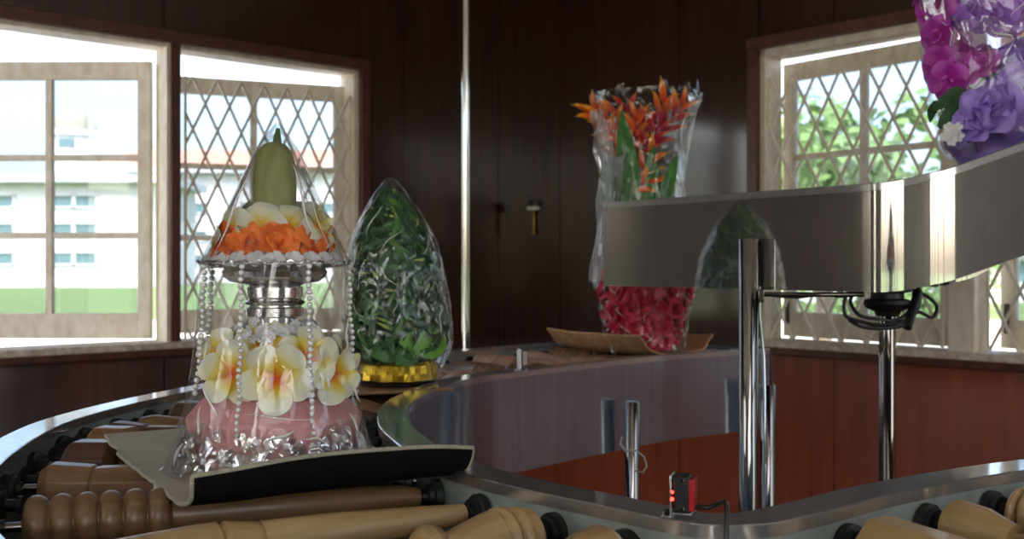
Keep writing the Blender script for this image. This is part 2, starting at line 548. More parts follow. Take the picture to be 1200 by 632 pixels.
def bar(mb, W, a, b, wid, th, n):
    """flat bar between two (t, z) points of a wall plane, at depth n"""
    d = V((b[0] - a[0], 0, b[1] - a[1]))
    L = d.length
    ang = math.atan2(d.z, d.x)
    m = W @ Matrix.Translation(((a[0] + b[0]) / 2, n, (a[1] + b[1]) / 2)) @ Matrix.Rotation(-ang, 4, 'Y')
    mb.box((0, 0, 0), (L, th, wid), m)


def clip_bar(mb, W, p, q, t0, t1, z0, z1, wid, th, n):
    (x0, y0), (x1, y1) = p, q
    dx, dy = x1 - x0, y1 - y0
    u0, u1 = 0.0, 1.0
    for P_, Q_ in ((-dx, x0 - t0), (dx, t1 - x0), (-dy, y0 - z0), (dy, z1 - y0)):
        if abs(P_) < 1e-9:
            if Q_ < 0:
                return
            continue
        r = Q_ / P_
        if P_ < 0:
            u0 = max(u0, r)
        else:
            u1 = min(u1, r)
    if u1 - u0 > 1e-3:
        bar(mb, W, (x0 + dx * u0, y0 + dy * u0), (x0 + dx * u1, y0 + dy * u1), wid, th, n)


def window(name, W, bays, label, sash_top=2.165, sill=SILL, head=HEAD, hf=.02, dark_mullion=False):
    """bays: list of (t0, t1, hinge 'lo'/'hi', opening angle, grille)"""
    root = bpy.data.objects.new(name, None)
    col.objects.link(root)
    struct(root, label)
    ta, tb = bays[0][0], bays[-1][1]
    cs = MB()
    for t, w in ((ta - 0.02, 0.05), (tb + 0.02, 0.05)):
        cs.box((t, -0.012, (sill + head) / 2), (w, 0.03, head - sill + 0.09), W)
    cs.box(((ta + tb) / 2, -0.014, head + 0.022), (tb - ta + 0.09, 0.034, 0.05), W)
    cs.box(((ta + tb) / 2, -0.018, sill - 0.02), (tb - ta + 0.09, 0.05, 0.03), W)
    for b0, b1 in (zip(bays, bays[1:]) if dark_mullion else ()):
        cs.box(((b0[1] + b1[0]) / 2 - .006, -0.010, (sill + head) / 2), (b1[0] - b0[1] - .018, 0.014, head - sill), W)
    cs.build('casing', 'casing', root, bevel=0.004)
    fr = MB()
    for t in [ta + 0.015, tb - 0.015]:
        fr.box((t, 0.065, (sill + head) / 2), (0.03, 0.12, head - sill), W)
    fr.box(((ta + tb) / 2, 0.065, head - hf / 2), (tb - ta, 0.12, hf), W)
    for b0, b1 in zip(bays, bays[1:]):
        fr.box(((b0[1] + b1[0]) / 2, 0.05, (sill + head) / 2), (b1[0] - b0[1], 0.11, head - sill), W)
    fr.build('frame', 'cream', root, bevel=0.003)
    sl = MB()
    sl.box(((ta + tb) / 2, 0.07, sill + 0.004), (tb - ta, 0.20, 0.035), W)
    sl.build('window_sill', 'sill', root, bevel=0.005)
    for t0, t1, hinge, ang, gr in bays:
        w = t1 - t0 - 0.035
        h0, h1 = sill + 0.03, sash_top
        if hinge == 'lo':
            H = W @ Matrix.Translation((t0 + 0.018, 0.10, 0)) @ Matrix.Rotation(ang, 4, 'Z')
            sg = 1
        else:
            H = W @ Matrix.Translation((t1 - 0.018, 0.10, 0)) @ Matrix.Rotation(-ang, 4, 'Z')
            sg = -1
        sm = MB()
        st, rl, bt = 0.055, 0.075, 0.105
        sm.box((sg * st / 2, 0, (h0 + h1) / 2), (st, 0.036, h1 - h0), H)
        sm.box((sg * (w - st / 2), 0, (h0 + h1) / 2), (st, 0.036, h1 - h0), H)
        sm.box((sg * w / 2, 0, h1 - rl / 2), (w - 2 * st, 0.036, rl), H)
        sm.box((sg * w / 2, 0, h0 + bt / 2), (w - 2 * st, 0.036, bt), H)
        sm.box((sg * w / 2, 0, (h0 + bt + h1 - rl) / 2), (0.03, 0.03, h1 - rl - h0 - bt), H)
        for k in (1, 2):
            z = h0 + bt + (h1 - rl - h0 - bt) * k / 3
            sm.box((sg * w / 2, 0.001, z), (w - 2 * st, 0.026, 0.026), H)
        so = sm.build('sash', 'cream', root, bevel=0.003)
        pm = MB()
        pm.box((sg * w / 2, 0.0, (h0 + bt + h1 - rl) / 2), (w - 2 * st + 0.01, 0.004, h1 - rl - h0 - bt + 0.01), H)
        pm.build('pane', 'glass', so, smooth=False)
        lt = MB()
        lt.box((sg * (w - st / 2), -0.024, h0 + 0.11), (0.018, 0.012, 0.11), H)
        lt.build('latch', 'dark_metal', so, bevel=0.003)
        if gr:
            g = MB()
            dw, dh = 0.112, 0.222
            z0, z1 = sill + 0.03, head - 0.125
            n = int((t1 - t0) / dw) + 14
            for k in range(-14, n):
                x = t0 + 0.04 + k * dw
                run = (z1 - z0) * dw / dh
                clip_bar(g, W, (x, z1), (x + run, z0), t0 + 0.035, t1 - 0.035, z0, z1, 0.011, 0.006, 0.022)
                clip_bar(g, W, (x + run, z1), (x, z0), t0 + 0.035, t1 - 0.035, z0, z1, 0.011, 0.006, 0.029)
            for tt in (t0 + 0.035, t1 - 0.035):
                bar(g, W, (tt, z0), (tt, z1), 0.010, 0.008, 0.026)
            g.build('grille', 'grille', root, smooth=False)
    return root


window('window_1', WL, [(0.99, 1.88, 'lo', math.radians(20), True), (1.94, 2.83, 'lo', math.radians(43), False)], 'cream casement window left of the corner, sash swung outward', dark_mullion=True)
window('window_2', WR, [(1.54, 2.37, 'hi', math.radians(5), True), (2.47, 3.28, 'hi', math.radians(6), True),
                        (3.36, 4.10, 'lo', math.radians(6), True)], 'cream casement window with diamond grille right of the corner', sash_top=2.185, hf=.035)
for nm, W_, (oa, ob) in (('added_window_3', WBA, REAR[0]), ('added_window_4', WBB, NEAR[0]), ('added_window_5', WBB, NEAR[1])):
    fr_ = MB()
    nb = max(2, round((ob - oa) / 1.0))
    for k in range(nb + 1):
        fr_.box((oa + .03 + (ob - oa - .06) * k / nb, .06, 1.65), (.06, .1, 2.8), W_)
    for z in (.28, 2.1, 3.02):
        fr_.box(((oa + ob) / 2, .06, z), (ob - oa, .09, .06), W_)
    struct(fr_.build(nm, 'cream', bevel=.003), 'cream framed open window added behind the camera for its light')

# small latch on the dark wall beside the corner
hk = thing('wall_latch', 'small white latch with hanging brass hasp on dark wall near corner', 'latch', WR @ V((0.155, -0.004, 1.615)))
Rr = Matrix.Rotation(math.atan2(DR.y, DR.x), 4, 'Z')
m = MB(); m.box((0, -0.012, 0.022), (0.055, 0.03, 0.032), Rr); m.build('box', 'dark_metal', hk, bevel=0.004)
m = MB(); m.box((0, -0.014, -0.003), (0.066, 0.034, 0.02), Rr); m.build('ledge', 'white_plastic', hk, bevel=0.004)
m = MB(); m.box((-0.005, -0.008, -0.075), (0.018, 0.008, 0.13), Rr); m.build('hasp', 'brass', hk, bevel=0.003)

# ------------------------------------------------------------------ lower conveyor
I = [(.796, 3.49), (.444, 3.25), (.197, 3.0), (-.015, 2.76), (-.11, 2.64), (-.185, 2.475), (-.232, 2.25), (-.25, 2.05),
     (-.228, 1.83), (-.188, 1.67), (-.147, 1.55), (-.08, 1.415), (.005, 1.303), (.085, 1.220), (.145, 1.158), (.195, 1.118),
     (.261, 1.118), (.335, 1.168), (.44, 1.258), (.553, 1.338), (.675, 1.412), (.83, 1.485), (.99, 1.54), (1.16, 1.57)]
O = [(.46, 3.86), (.11, 3.62), (-.1375, 3.37), (-.35, 3.13), (-.46, 2.96), (-.56, 2.74), (-.665, 2.37), (-.725, 2.14),
     (-.757, 1.93), (-.754, 1.76), (-.705, 1.50), (-.62, 1.26), (-.495, 1.055), (-.34, .88), (-.18, .74), (.05, .60),
     (.34, .58), (.56, .70), (.72, .84), (.83, .93), (.94, 1.0), (1.05, 1.05), (1.15, 1.07), (1.25, 1.08)]
I = [V((x, y, 0)) for x, y in I]
O = [V((x, y, 0)) for x, y in O]


def rails(In, Out, zf, s0, s1, step=0.1):
    pi, po = [], []
    n = int(round((s1 - s0) / step))
    for k in range(n + 1):
        s = s0 + (s1 - s0) * k / n
        for P_, Q_, dst in ((In, Out, pi), (Out, In, po)):
            p, q = crom(P_, s), crom(Q_, s)
            t = (crom(P_, s + 0.05) - crom(P_, s - 0.05)).normalized()
            nn = V((-t.y, t.x, 0))
            if nn.dot(p - q) < 0:
                nn = -nn
            dst.append((V((p.x, p.y, zf(s))), nn))
    return pi, po


def rail_set(root, path, skirt_h, skirt_mat, name_side):
    c = MB()
    c.sweep(path, [(0, -0.015), (0, -0.0015), (0.0015, 0), (0.0535, 0), (0.055, -0.0015), (0.055, -0.015)])
    c.build('rail', 'steel', root, sharp=30)
    c = MB()
    c.sweep(path, [(0.0505, -skirt_h), (0.0505, -0.0155), (0.0535, -0.0155), (0.0535, -skirt_h)])
    c.build('skirt', skirt_mat, root, sharp=30)
    c = MB()
    c.sweep(path, [(0.005, -0.17), (0.005, -0.0155), (0.009, -0.0155), (0.009, -0.17)])
    c.build('side_panel', 'side', root, sharp=30)


def bed_blocker(root, pi, po, dz):
    b = MB()
    b.grid([[a[0] + a[1] * 0.008 + V((0, 0, dz)), c[0] + c[1] * 0.008 + V((0, 0, dz))] for a, c in zip(pi, po)])
    b.build('light_block', 'dark_metal', root, solid=0.004)  # dark sheet added below the rollers to block light from underneath


AX = 0.041     # roller axis below the rim


def prof_pole(L):      # long tapered pole with one ring groove
    return [(.012, .03), (.024, .03), (.027, .08 * L + .03), (.031, .30 * L), (.031, .345 * L), (.026, .355 * L), (.031, .365 * L),
            (.027, .42 * L), (.026, .435 * L), (.024, .44 * L), (.026, .447 * L), (.024, .6 * L), (.018, .8 * L), (.0125, L - .035), (.012, L - .03)], 28, 'wood_tan'


def prof_beads(L):
    p = [(.012, .03)]
    x, w = .032, .0285
    for k in range(6):
        R = .036
        for j in range(11):
            f = .02 + .96 * j / 10
            p.append((R - .013 + .013 * math.sqrt(1 - (2 * f - 1) ** 2), x + w * f))
        x += w
    p += [(.022, x + .002), (.026, x + .02), (.024, .7 * L), (.016, L - .05), (.012, L - .03)]
    return p, 32, 'wood_mid'


def prof_octo(L):
    return [(.012, .03), (.030, .03), (.043, .045), (.043, .105), (.030, .120), (.020, .122), (.020, .135), (.028, .145), (.029, .3 * L + .1), (.024, .8 * L), (.016, L - .03)], 8, 'wood_dark'


def prof_hex(L):
    return [(.012, .025), (.028, .025), (.038, .04), (.033, .098), (.030, .1), (.030, .104), (.031, .108), (.032, .20), (.030, .28), (.022, .30), (.024, .36), (.018, L - .05), (.012, L - .03)], 8, 'wood_mid'


def prof_slim(L):
    return [(.012, .03), (.026, .032), (.031, .06), (.024, .14), (.020, .2), (.026, .3), (.03, .36), (.022, L - .06), (.014, L - .03)], 24, 'wood_mid'


def prof_bell(L):      # baluster end with beads next to the inner rail
    p = [(.012, .03), (.022, .03), (.024, .5 * L - .03), (.020, L - .23), (.019, L - .205), (.030, L - .197), (.033, L - .187), (.030, L - .177), (.021, L - .168),
         (.021, L - .16), (.027, L - .14), (.035, L - .105), (.036, L - .098)]
    x = L - .097
    for R, w in ((.039, .021), (.037, .020), (.033, .018)):
        for j in range(6):
            a = PI * (j + .4) / 6
            p.append((R - .010 + .010 * math.sin(a), x + w * (j + .2) / 5.4))
        x += w
    return p + [(.015, x), (.012, L - .03)], 30, 'wood_tan'


def prof_block(L):
    return [(.012, .03), (.024, .03), (.028, .3 * L), (.034, L - .26), (.041, L - .06), (.041, L - .048), (.026, L - .035), (.012, L - .03)], 8, 'wood_tan'


def prof_cone(L):
    p = [(.012, .03), (.024, .03), (.026, .35 * L), (.030, L - .235), (.034, L - .22)]
    for R, x in ((.034, L - .215), (.036, L - .18)):
        for j in range(6):
            a = PI * (j + .4) / 6
            p.append((R - .012 + .012 * math.sin(a), x + .033 * (j + .2) / 5.4))
    p += [(.009, L - .143), (.009, L - .125), (.018, L - .123), (.030, L - .085), (.034, L - .05), (.030, L - .04), (.012, L - .03)]
    return p, 28, 'wood_tan'


PROF = dict(pole=prof_pole, beads=prof_beads, octo=prof_octo, hex=prof_hex, slim=prof_slim, bell=prof_bell, block=prof_block, cone=prof_cone)


def add_roller(root, a, b, kind, mat=None, spin=None):
    """turned wooden roller from a (outer rail) to b (inner rail)"""
    d = b - a
    L = d.length
    d.normalize()
    X = d
    Z = V((0, 0, 1))
    Z = (Z - X * Z.dot(X)).normalized()
    Y = Z.cross(X)
    mt = Matrix.Identity(4)
    mt.col[0] = (*X, 0); mt.col[1] = (*Y, 0); mt.col[2] = (*Z, 0); mt.col[3] = (*a, 1)
    p, n, wm = PROF[kind](L)
    gap = .045 if kind == 'beads' else .058
    p = [(r, gap + (x - .03) * (L - .03 - gap) / (L - .06)) for r, x in p]
    turn = Matrix.Rotation(PI / 2, 4, 'Y')      # lathe Z -> X
    sp = Matrix.Rotation(PI / 8 if spin is None else spin, 4, 'Z')
    r = MB().lathe(p, n, turn @ sp)
    ro = r.build('roller', mat or wm, root, sharp=(35 if n > 10 else 20), matrix=mt, bevel=(0.002 if n <= 10 else 0))
    for x0, x1 in ((-.004, .085), (L - .04, L + .004)):
        MB().lathe([(.006, x0), (.006, x1)], 14, turn).build('axle', 'chrome', ro)
    for x0, sg in ((0.0, 1), (L, -1)):
        bm_ = MB().lathe([(.020, 0), (.022, .002), (.022, .011), (.017, .0125), (.017, .019), (.010, .020), (.010, .026)], 20,
                         Matrix.Translation((x0, 0, 0)) @ Matrix.Rotation(sg * PI / 2, 4, 'Y') @ Matrix.Translation((0, 0, 0.0005)))
        bm_.build('bearing', 'black', ro)
    return ro


low = thing('roller_conveyor', 'lower winding conveyor of turned wooden rollers between polished steel rails', 'conveyor')
pi, po = rails(I, O, lambda s: RIM, 0, len(I) - 1, 0.1)
rail_set(low, pi, 0.255, 'skirt', 'inner')
rail_set(low, po, 0.255, 'skirt', 'outer')
bed_blocker(low, pi, po, -0.172)
end = MB()
e0, e1 = pi[0], po[0]
dd = (e1[0] - e0[0]).normalized()
perp = V((dd.y, -dd.x, 0))
if perp.dot(V((.743, .669, 0))) < 0:
    perp = -perp
mid = (e0[0] + e1[0]) / 2
mt = Matrix.Identity(4)
mt.col[0] = (*dd, 0); mt.col[1] = (*perp, 0); mt.col[2] = (0, 0, 1, 0); mt.col[3] = (*mid, 1)
end.box((0, 0.002, -0.128), ((e1[0] - e0[0]).length + 0.107, 0.003, 0.252), mt)
end.build('end_plate', 'skirt', low, smooth=False)

ROLL = [(0.15, 'slim', 'wood_pink'), (.42, 'bell', 'wood_pink'), (.7, 'slim', 'wood_mid'), (1.0, 'beads', 'wood_mid'), (1.33, 'slim', 'wood_pink'), (1.66, 'bell', 'wood_pink'),
        (1.98, 'beads', 'wood_pink'), (2.32, 'bell', 'wood_mid'), (2.66, 'cone', 'wood_mid'), (3.0, 'beads', 'wood_pink'), (3.5, 'bell', 'wood_pink'),
        (4.2, 'slim', 'wood_mid'), (4.75, 'hex', 'wood_mid'), (5.2, 'slim', None), (5.62, 'octo', None), (6.05, 'slim', None), (6.5, 'hex', 'wood_dark'), (7.0, 'octo', 'wood_dark'),
        (7.55, 'slim', 'wood_mid'), (8.15, 'hex', 'wood_dark'), (8.72, 'octo', 'wood_mid'), (9.4, 'octo', 'wood_dark'), (10.05, 'hex', 'wood_mid'), ((11.0, 10.75), 'beads', None), ((12.02, 11.5), 'pole', None),
        ((12.75, 12.55), 'bell', None), (13.65, 'cone', None), (15.0, 'slim', 'wood_tan'), (16.3, 'pole', None), (17.4, 'block', None), (18.55, 'cone', None), (19.5, 'bell', None), (20.4, 'block', None), (21.3, 'slim', 'wood_tan')]
for s, kind, wm in ROLL:
    s_out, s_in = s if isinstance(s, tuple) else (s, s)
    a, b = crom(O, s_out), crom(I, s_in)
    d = (b - a).normalized()
    a = a - d * 0.003; b = b + d * 0.003
    a = V((a.x, a.y, RIM - AX)); b = V((b.x, b.y, RIM - AX))
    add_roller(low, a, b, kind, wm)
# chain sprockets along the left inside
for s in (6.75, 7.3, 7.85, 8.45, 9.05, 9.75, 10.4):
    p, q = crom(O, s), crom(I, s)
    d = (q - p).normalized()
    c = V((p.x, p.y, RIM - AX - 0.004)) + d * 0.006
    mt = Matrix.Translation(c) @ rot_to(d)

    def teeth(r, z, t):
        return (r * (1 + (0.12 if (int(t / (2 * PI) * 28 + .5) % 2) else 0)) if r > .012 else r), z
    MB().lathe([(.006, 0), (.018, .002), (.018, .007), (.008, .009), (.008, .022), (.012, .024), (.012, .03)], 28, mt, wob=teeth).build('sprocket', 'black', low, sharp=20)


def leg(root, x, y, r, ztop, name='leg', cap=True, ring=None):
    m = MB().lathe([(r * 2.0, 0.0005), (r * 2.0, .006), (r, .008), (r, ztop - .004), (r - .003, ztop)], 28, Matrix.Translation((x, y, 0)))
    return m.build(name, 'chrome', root)


l1 = leg(low, .337, 3.01, .021, .936)
w = MB().tube([at(729, 512, 2.985), at(727, 520, 2.97), at(733, 529, 2.96), at(745, 528, 2.95), at(755, 536, 2.95), at(758, 547, 2.95), at(753, 554, 2.96), at(744, 552, 2.98)], .0022, 8)
w.build('cable', 'white_plastic', l1)
leg(low, .794, 3.335, .024, .948)
for s in (3.0, 6.8, 9.2, 12.5, 14.8, 18.0, 21.5):
    p, q = crom(O, s), crom(I, s)
    c = p + (p - q).normalized() * .03
    leg(low, c.x, c.y, .02, RIM - .02)
for s in (9.0, 13.5, 19.0):
    p, q = crom(O, s), crom(I, s)
    c = q + (q - p).normalized() * .03
    leg(low, c.x, c.y, .02, RIM - .02)

# ------------------------------------------------------------------ upper conveyor
UF = [(.2335, 2.75), (.386, 2.540), (.539, 2.328), (.690, 2.120), (.722, 2.078), (.765, 2.045), (.82, 2.030), (1.0, 2.02), (1.2, 2.035), (1.42, 2.06), (1.62, 2.09)]
UB = [(.64, 3.04), (.76, 2.88), (.87, 2.75), (.95, 2.66), (1.0, 2.60), (1.05, 2.56), (1.12, 2.54), (1.22, 2.53), (1.36, 2.54), (1.55, 2.57), (1.72, 2.60)]


def off(pts, other, dist):
    out = []
    for k, p in enumerate(pts):
        out.append(p + (other[k] - p).normalized() * dist)
    return out


UF = [V((x, y, 0)) for x, y in UF]
UB = [V((x, y, 0)) for x, y in UB]
UI, UO = off(UF, UB, .0535), off(UB, UF, .0535)


def uz(s):
    x = crom(UF, s).x
    base = 1.4785
    k = max(0.0, x - .715)
    soft = k * k / .10 if k < .05 else k - .025
    return base + .36 * soft


up = thing('ramp_conveyor', 'upper conveyor with mirror steel side climbing towards the right window', 'conveyor')
upi, upo = rails(UI, UO, uz, 0, len(UF) - 1, 0.05)
rail_set(up, upi, .213, 'mirror_steel', 'front')
rail_set(up, upo, .213, 'mirror_steel', 'back')
bed_blocker(up, upi, upo, -.165)
e0, e1 = upi[0], upo[0]
dd = (e1[0] - e0[0]).normalized()
perp = V((dd.y, -dd.x, 0))
if perp.x > 0:
    perp = -perp
mt = Matrix.Identity(4)
mt.col[0] = (*dd, 0); mt.col[1] = (*perp, 0); mt.col[2] = (0, 0, 1, 0); mt.col[3] = (*((e0[0] + e1[0]) / 2), 1)
MB().box((0, -.004, -.1065), ((e1[0] - e0[0]).length + .10, .003, .213), mt).build('end_plate', 'mirror_steel', up, smooth=False)
for s, kind in ((.25, 'slim'), (1.0, 'bell'), (1.75, 'beads'), (2.5, 'slim'), (3.4, 'bell'), (5.0, 'pole'), (6.2, 'slim'), (7.1, 'pole'), (7.8, 'slim'), (8.5, 'pole'), (9.2, 'slim')):
    a, b = crom(UO, s), crom(UI, s)
    d = (b - a).normalized()
    a = a - d * 0.003; b = b + d * 0.003
    a = V((a.x, a.y, uz(s) - .05)); b = V((b.x, b.y, uz(s) - .05))
    add_roller(up, a, b, kind)
# tall post in front of the mirror side
tp = MB().lathe([(.042, .0005), (.042, .006), (.0205, .008), (.0205, 1.372), (.018, 1.376)], 32, Matrix.Translation((.510, 2.318, 0)))
tp = tp.build('leg', 'chrome', up)
MB().tube([at(890, 336, 2.30), at(890, 370, 2.30), at(895, 420, 2.30), at(896, 470, 2.30), at(895, 560, 2.30), at(895, 700, 2.30)], .003, 8).build('conduit', 'skirt', tp)
MB().box(at(891, 347, 2.28), (.012, .02, .028)).build('clamp', 'chrome', tp, bevel=.002)
MB().tube([at(893, 345, 2.28), at(950, 345.5, 2.25), at(1013, 345, 2.22)], .0055, 10).build('crossbar', 'chrome', tp)
# central post with flange and cables
hub = V((.838, 2.40, 0))
MB().lathe([(.042, .0005), (.042, .006), (.0185, .008), (.0185, 1.225)], 28, Matrix.Translation(hub)).build('leg', 'chrome', up)
fz = 1.216
MB().lathe([(.024, fz - .012), (.030, fz), (.046, fz + .006), (.052, fz + .016), (.050, fz + .024), (.036, fz + .028), (.036, fz + .04), (.054, fz + .044), (.054, fz + .1)], 28,
           Matrix.Translation(hub)).build('flange', 'black', up)
MB().box((.838 + .01, 2.40, fz + .106), (.16, .20, .02)).build('motor_plate', 'dark_metal', up, bevel=.003)


def curve(pts, n=10):
    pts = [V(p) for p in pts]
    return [crom(pts, k / n) for k in range((len(pts) - 1) * n + 1)]


for cb in ([(992, 343, 2.3), (989, 360, 2.3), (993, 372, 2.3), (1010, 377, 2.3), (1030, 381, 2.33), (1058, 377, 2.33), (1072, 368, 2.36), (1078, 352, 2.4), (1076, 338, 2.42)],
           [(1000, 343, 2.32), (997, 356, 2.32), (1008, 370, 2.30), (1028, 374, 2.33), (1050, 375, 2.34), (1068, 362, 2.36), (1071, 340, 2.4)],
           [(995, 375, 2.31), (1010, 383, 2.31), (1034, 385, 2.33), (1060, 381, 2.33), (1075, 366, 2.36), (1092, 372, 2.4), (1098, 360, 2.42), (1090, 350, 2.42), (1080, 344, 2.42)],
           [(905, 346, 2.27), (935, 348, 2.26), (960, 345, 2.25), (985, 347, 2.25), (1010, 344, 2.26)]):
    MB().tube(curve([at(*p) for p in cb]), .0042, 8).build('cable', 'black', up)
MB().tube([at(1063, 384, 2.33), at(1070, 362, 2.36), at(1076, 342, 2.4)], .010, 10).build('connector', 'black', up)
# hanging bits under the ramp at the right
MB().box((1.20, 2.30, 1.395), (.22, .12, .04)).build('motor', 'black', up, bevel=.006)
MB().box((1.22, 2.232, 1.395), (.05, .012, .022)).build('terminal', 'chrome', up, bevel=.003)
leg(up, 1.36, 2.42, .02, 1.50)

# thin pole behind the conveyor
pole = MB().lathe([(.0145, 0), (.0145, CEIL)], 24, Matrix.Translation((-.166, 3.86, 0)))
tag(pole.build('ceiling_pole', 'bright_chrome'), 'thin chrome pole running floor to ceiling behind the conveyor', 'pole')

# ------------------------------------------------------------------ sensors on the rail
sp_ = V((.180, 1.150, RIM))
se = thing('photo_sensor', 'black and red photoelectric sensor on near steel rail', 'sensor', sp_, math.radians(-18))
MB().box((.002, 0, .0265), (.017, .024, .037)).build('body', 'black', se, bevel=.0012)
MB().box((.0137, 0, .0255), (.0062, .0235, .034)).build('cover', 'red_plastic', se, bevel=.0008)
MB().box((-.0085, .0, .0245), (.0022, .026, .043)).box((-.013, 0, .0015), (.011, .026, .002)).box((.002, 0.002, .0048), (.022, .022, .0022)).build('bracket', 'steel', se, bevel=.0006)
MB().box((-.0062, -.0118, .0262), (.0042, .0014, .030)).box((-.0102, -.002, .026), (.0012, .014, .024)).build('lens', 'lens', se, bevel=.0004)
MB().ball((-.0066, -.0128, .021), (.0020, .0012, .0020)).ball((-.0064, -.0127, .0285), (.0016, .001, .0016)).build('lamp', 'led', se)
for z in (.011, .041):
    MB().lathe([(.0024, 0), (.0024, .0014), (.0018, .002)], 14, Matrix.Translation((.004, -.0121, z)) @ Matrix.Rotation(PI / 2, 4, 'X')).build('screw', 'chrome', se)
MB().lathe([(.0045, 0), (.0045, .004), (.0025, .0055)], 6, Matrix.Translation((-.0135, -.006, .0022))).build('bolt', 'chrome', se)
inv = (Matrix.Translation(sp_) @ Matrix.Rotation(math.radians(-18), 4, 'Z')).inverted()
cp = [V((.016, -.002, .013)), inv @ at(828, 595, 1.145), inv @ at(838, 592.5, 1.14), inv @ at(846, 588.5, 1.13), inv @ at(851, 590, 1.11), inv @ at(851.5, 600, 1.095), inv @ at(851, 640, 1.085), inv @ at(850, 680, 1.085)]
MB().tube(curve(cp, 8), .0026, 10).build('cable', 'black', se)

s2 = V((.022, 2.745, RIM))
se2 = thing('rail_reflector', 'small chrome bracket reflector standing on far curve of steel rail', 'sensor', s2, math.radians(25))
MB().box((-.005, 0, .027), (.012, .004, .054)).box((0, -.004, .001), (.026, .026, .002)).build('bracket', 'steel', se2, bevel=.0008)
MB().box((.010, .004, .030), (.014, .018, .036)).build('body', 'lens', se2, bevel=.001)

# ------------------------------------------------------------------ trays
def tray(name, label, cat, C, u, Lu, prof, mats, th, jag=0.004, lift=None, taper=0.0, slant=0.0):
    """curved sheet: C near-left corner, u along the trough, v across it away from the camera; prof: (v, z)"""
    u = V(u).normalized()
    v = V((-u.y, u.x, 0))
    root = thing(name, label, cat, (C[0], C[1], 0))
    nu = 24
    P = []
    pv = [V((0, a, b)) for a, b in prof]
    nv = (len(pv) - 1) * 6
    for i in range(nu + 1):
        row = []
        for j in range(nv + 1):
            q = crom(pv, j / 6)
            k = i / nu
            x = Lu * k
            edge = (abs(k - .5) * 2) ** 8
            x += (noise.noise(V((q.y * 30, k * 2, 3.1))) * jag) * edge * 2 + taper * (j / nv) * (k - .5)
            x -= slant * min(1, q.y / .045) * max(0, k - .3) / .7
            z = q.z + noise.noise(V((k * 3, q.y * 4, 7))) * .003 + (lift(k, j / nv) if lift else 0)
            row.append(u * x + v * q.y + V((0, 0, z)))
        P.append(row)
    # normals for the thickness
    Q = []
    for i in range(nu + 1):
        row = []
        for j in range(nv + 1):
            a = P[min(i + 1, nu)][j] - P[max(i - 1, 0)][j]
            b = P[i][min(j + 1, nv)] - P[i][max(j - 1, 0)]
            row.append(P[i][j] - a.cross(b).normalized() * th)
        Q.append(row)
    MB().grid(P).build('top_face', mats[0], root)
    MB().grid(Q).build('underside', mats[1], root)
    rim = [P[i][0] for i in range(nu + 1)] + [P[nu][j] for j in range(1, nv + 1)] + [P[i][nv] for i in range(nu - 1, -1, -1)] + [P[0][j] for j in range(nv - 1, 0, -1)]
    rim2 = [Q[i][0] for i in range(nu + 1)] + [Q[nu][j] for j in range(1, nv + 1)] + [Q[i][nv] for i in range(nu - 1, -1, -1)] + [Q[0][j] for j in range(nv - 1, 0, -1)]
    e = MB()
    R = []
    for a, b in zip(rim, rim2):
        m_ = (a + b) / 2
        h = (a - b) / 2 * 1.25
        d = V((0, 0, 0))
        R.append((m_, h))
    n = len(R)
    G = []
    for k in range(n):
        m_, h = R[k]
        t = (R[(k + 1) % n][0] - R[k - 1][0]).normalized()
        w = t.cross(h).normalized() * h.length
        G.append([m_ + h * math.cos(a) + w * math.sin(a) for a in [2 * PI * q / 8 for q in range(8)]])
    e.grid(G, closed_u=True, closed_v=True)
    e.build('edge', mats[2], root)
    return root


TB = 1.0435
uv = V((.854, .519, 0))
tray('felt_tray', 'curved grey woven tray with black underside carrying the cone bouquet', 'tray', (-.362, 1.215), uv, .362,
     [(0, 1.081), (.003, 1.068), (.014, 1.053), (.04, 1.044), (.09, TB), (.2, TB), (.32, 1.047), (.42, 1.054), (.49, 1.062)], ('felt', 'under', 'felt_edge'), .005, slant=.022, lift=lambda k, j: .010 * math.sin(PI * k) * max(0, 1 - j * 14))
tray('bark_tray', 'curled tan bark tray under the tall red heliconia bouquet', 'tray', (.628, 3.375), V((-.62, .785, 0)), .42,
     [(0, 1.094), (.012, 1.078), (.04, 1.058), (.09, 1.046), (.16, TB), (.22, 1.046), (.27, 1.060), (.305, 1.090), (.318, 1.106)], ('bark', 'bark', 'bark'), .006, jag=.010,
     lift=lambda k, j: .006 * (abs(k - .5) * 2) ** 2)
tray('board_tray', 'flat brown board under the leafy green bouquet', 'tray', (-.41, 2.235), V((.93, .37, 0)), .30,
     [(0, 1.050), (.1, TB), (.2, TB), (.3, TB), (.36, 1.05)], ('board', 'board', 'board'), .006)


# ------------------------------------------------------------------ flower parts
def petal(L, wid, cup=.25, curl=.2, twist=.25, nu=9, nv=6, sharp=.0, broad=.62):
    P, al = [], []
    for i in range(nu + 1):
        u = math.sin(PI / 2 * i / nu) if not sharp else i / nu
        if sharp:
            w = wid * (u ** .6) * (1 - u) ** sharp * 1.9 + wid * .03
        elif u < broad:
            w = wid * (.10 + .90 * math.sin(PI / 2 * u / broad) ** 1.1)
        else:
            w = wid * math.sqrt(max(0.0, 1 - ((u - broad) / (1 - broad)) ** 2)) + wid * .01
        row = []
        for j in range(nv + 1):
            v = j / nv * 2 - 1
            x = L * u
            y = w * v
            z = L * (cup * math.sin(u * PI * .5) - curl * u ** 3) + abs(v) ** 2 * w * .18 + v * w * twist
            row.append(V((x, y, z)))
            al.append(u)
        P.append(row)
    return MB().grid(P, al=al)


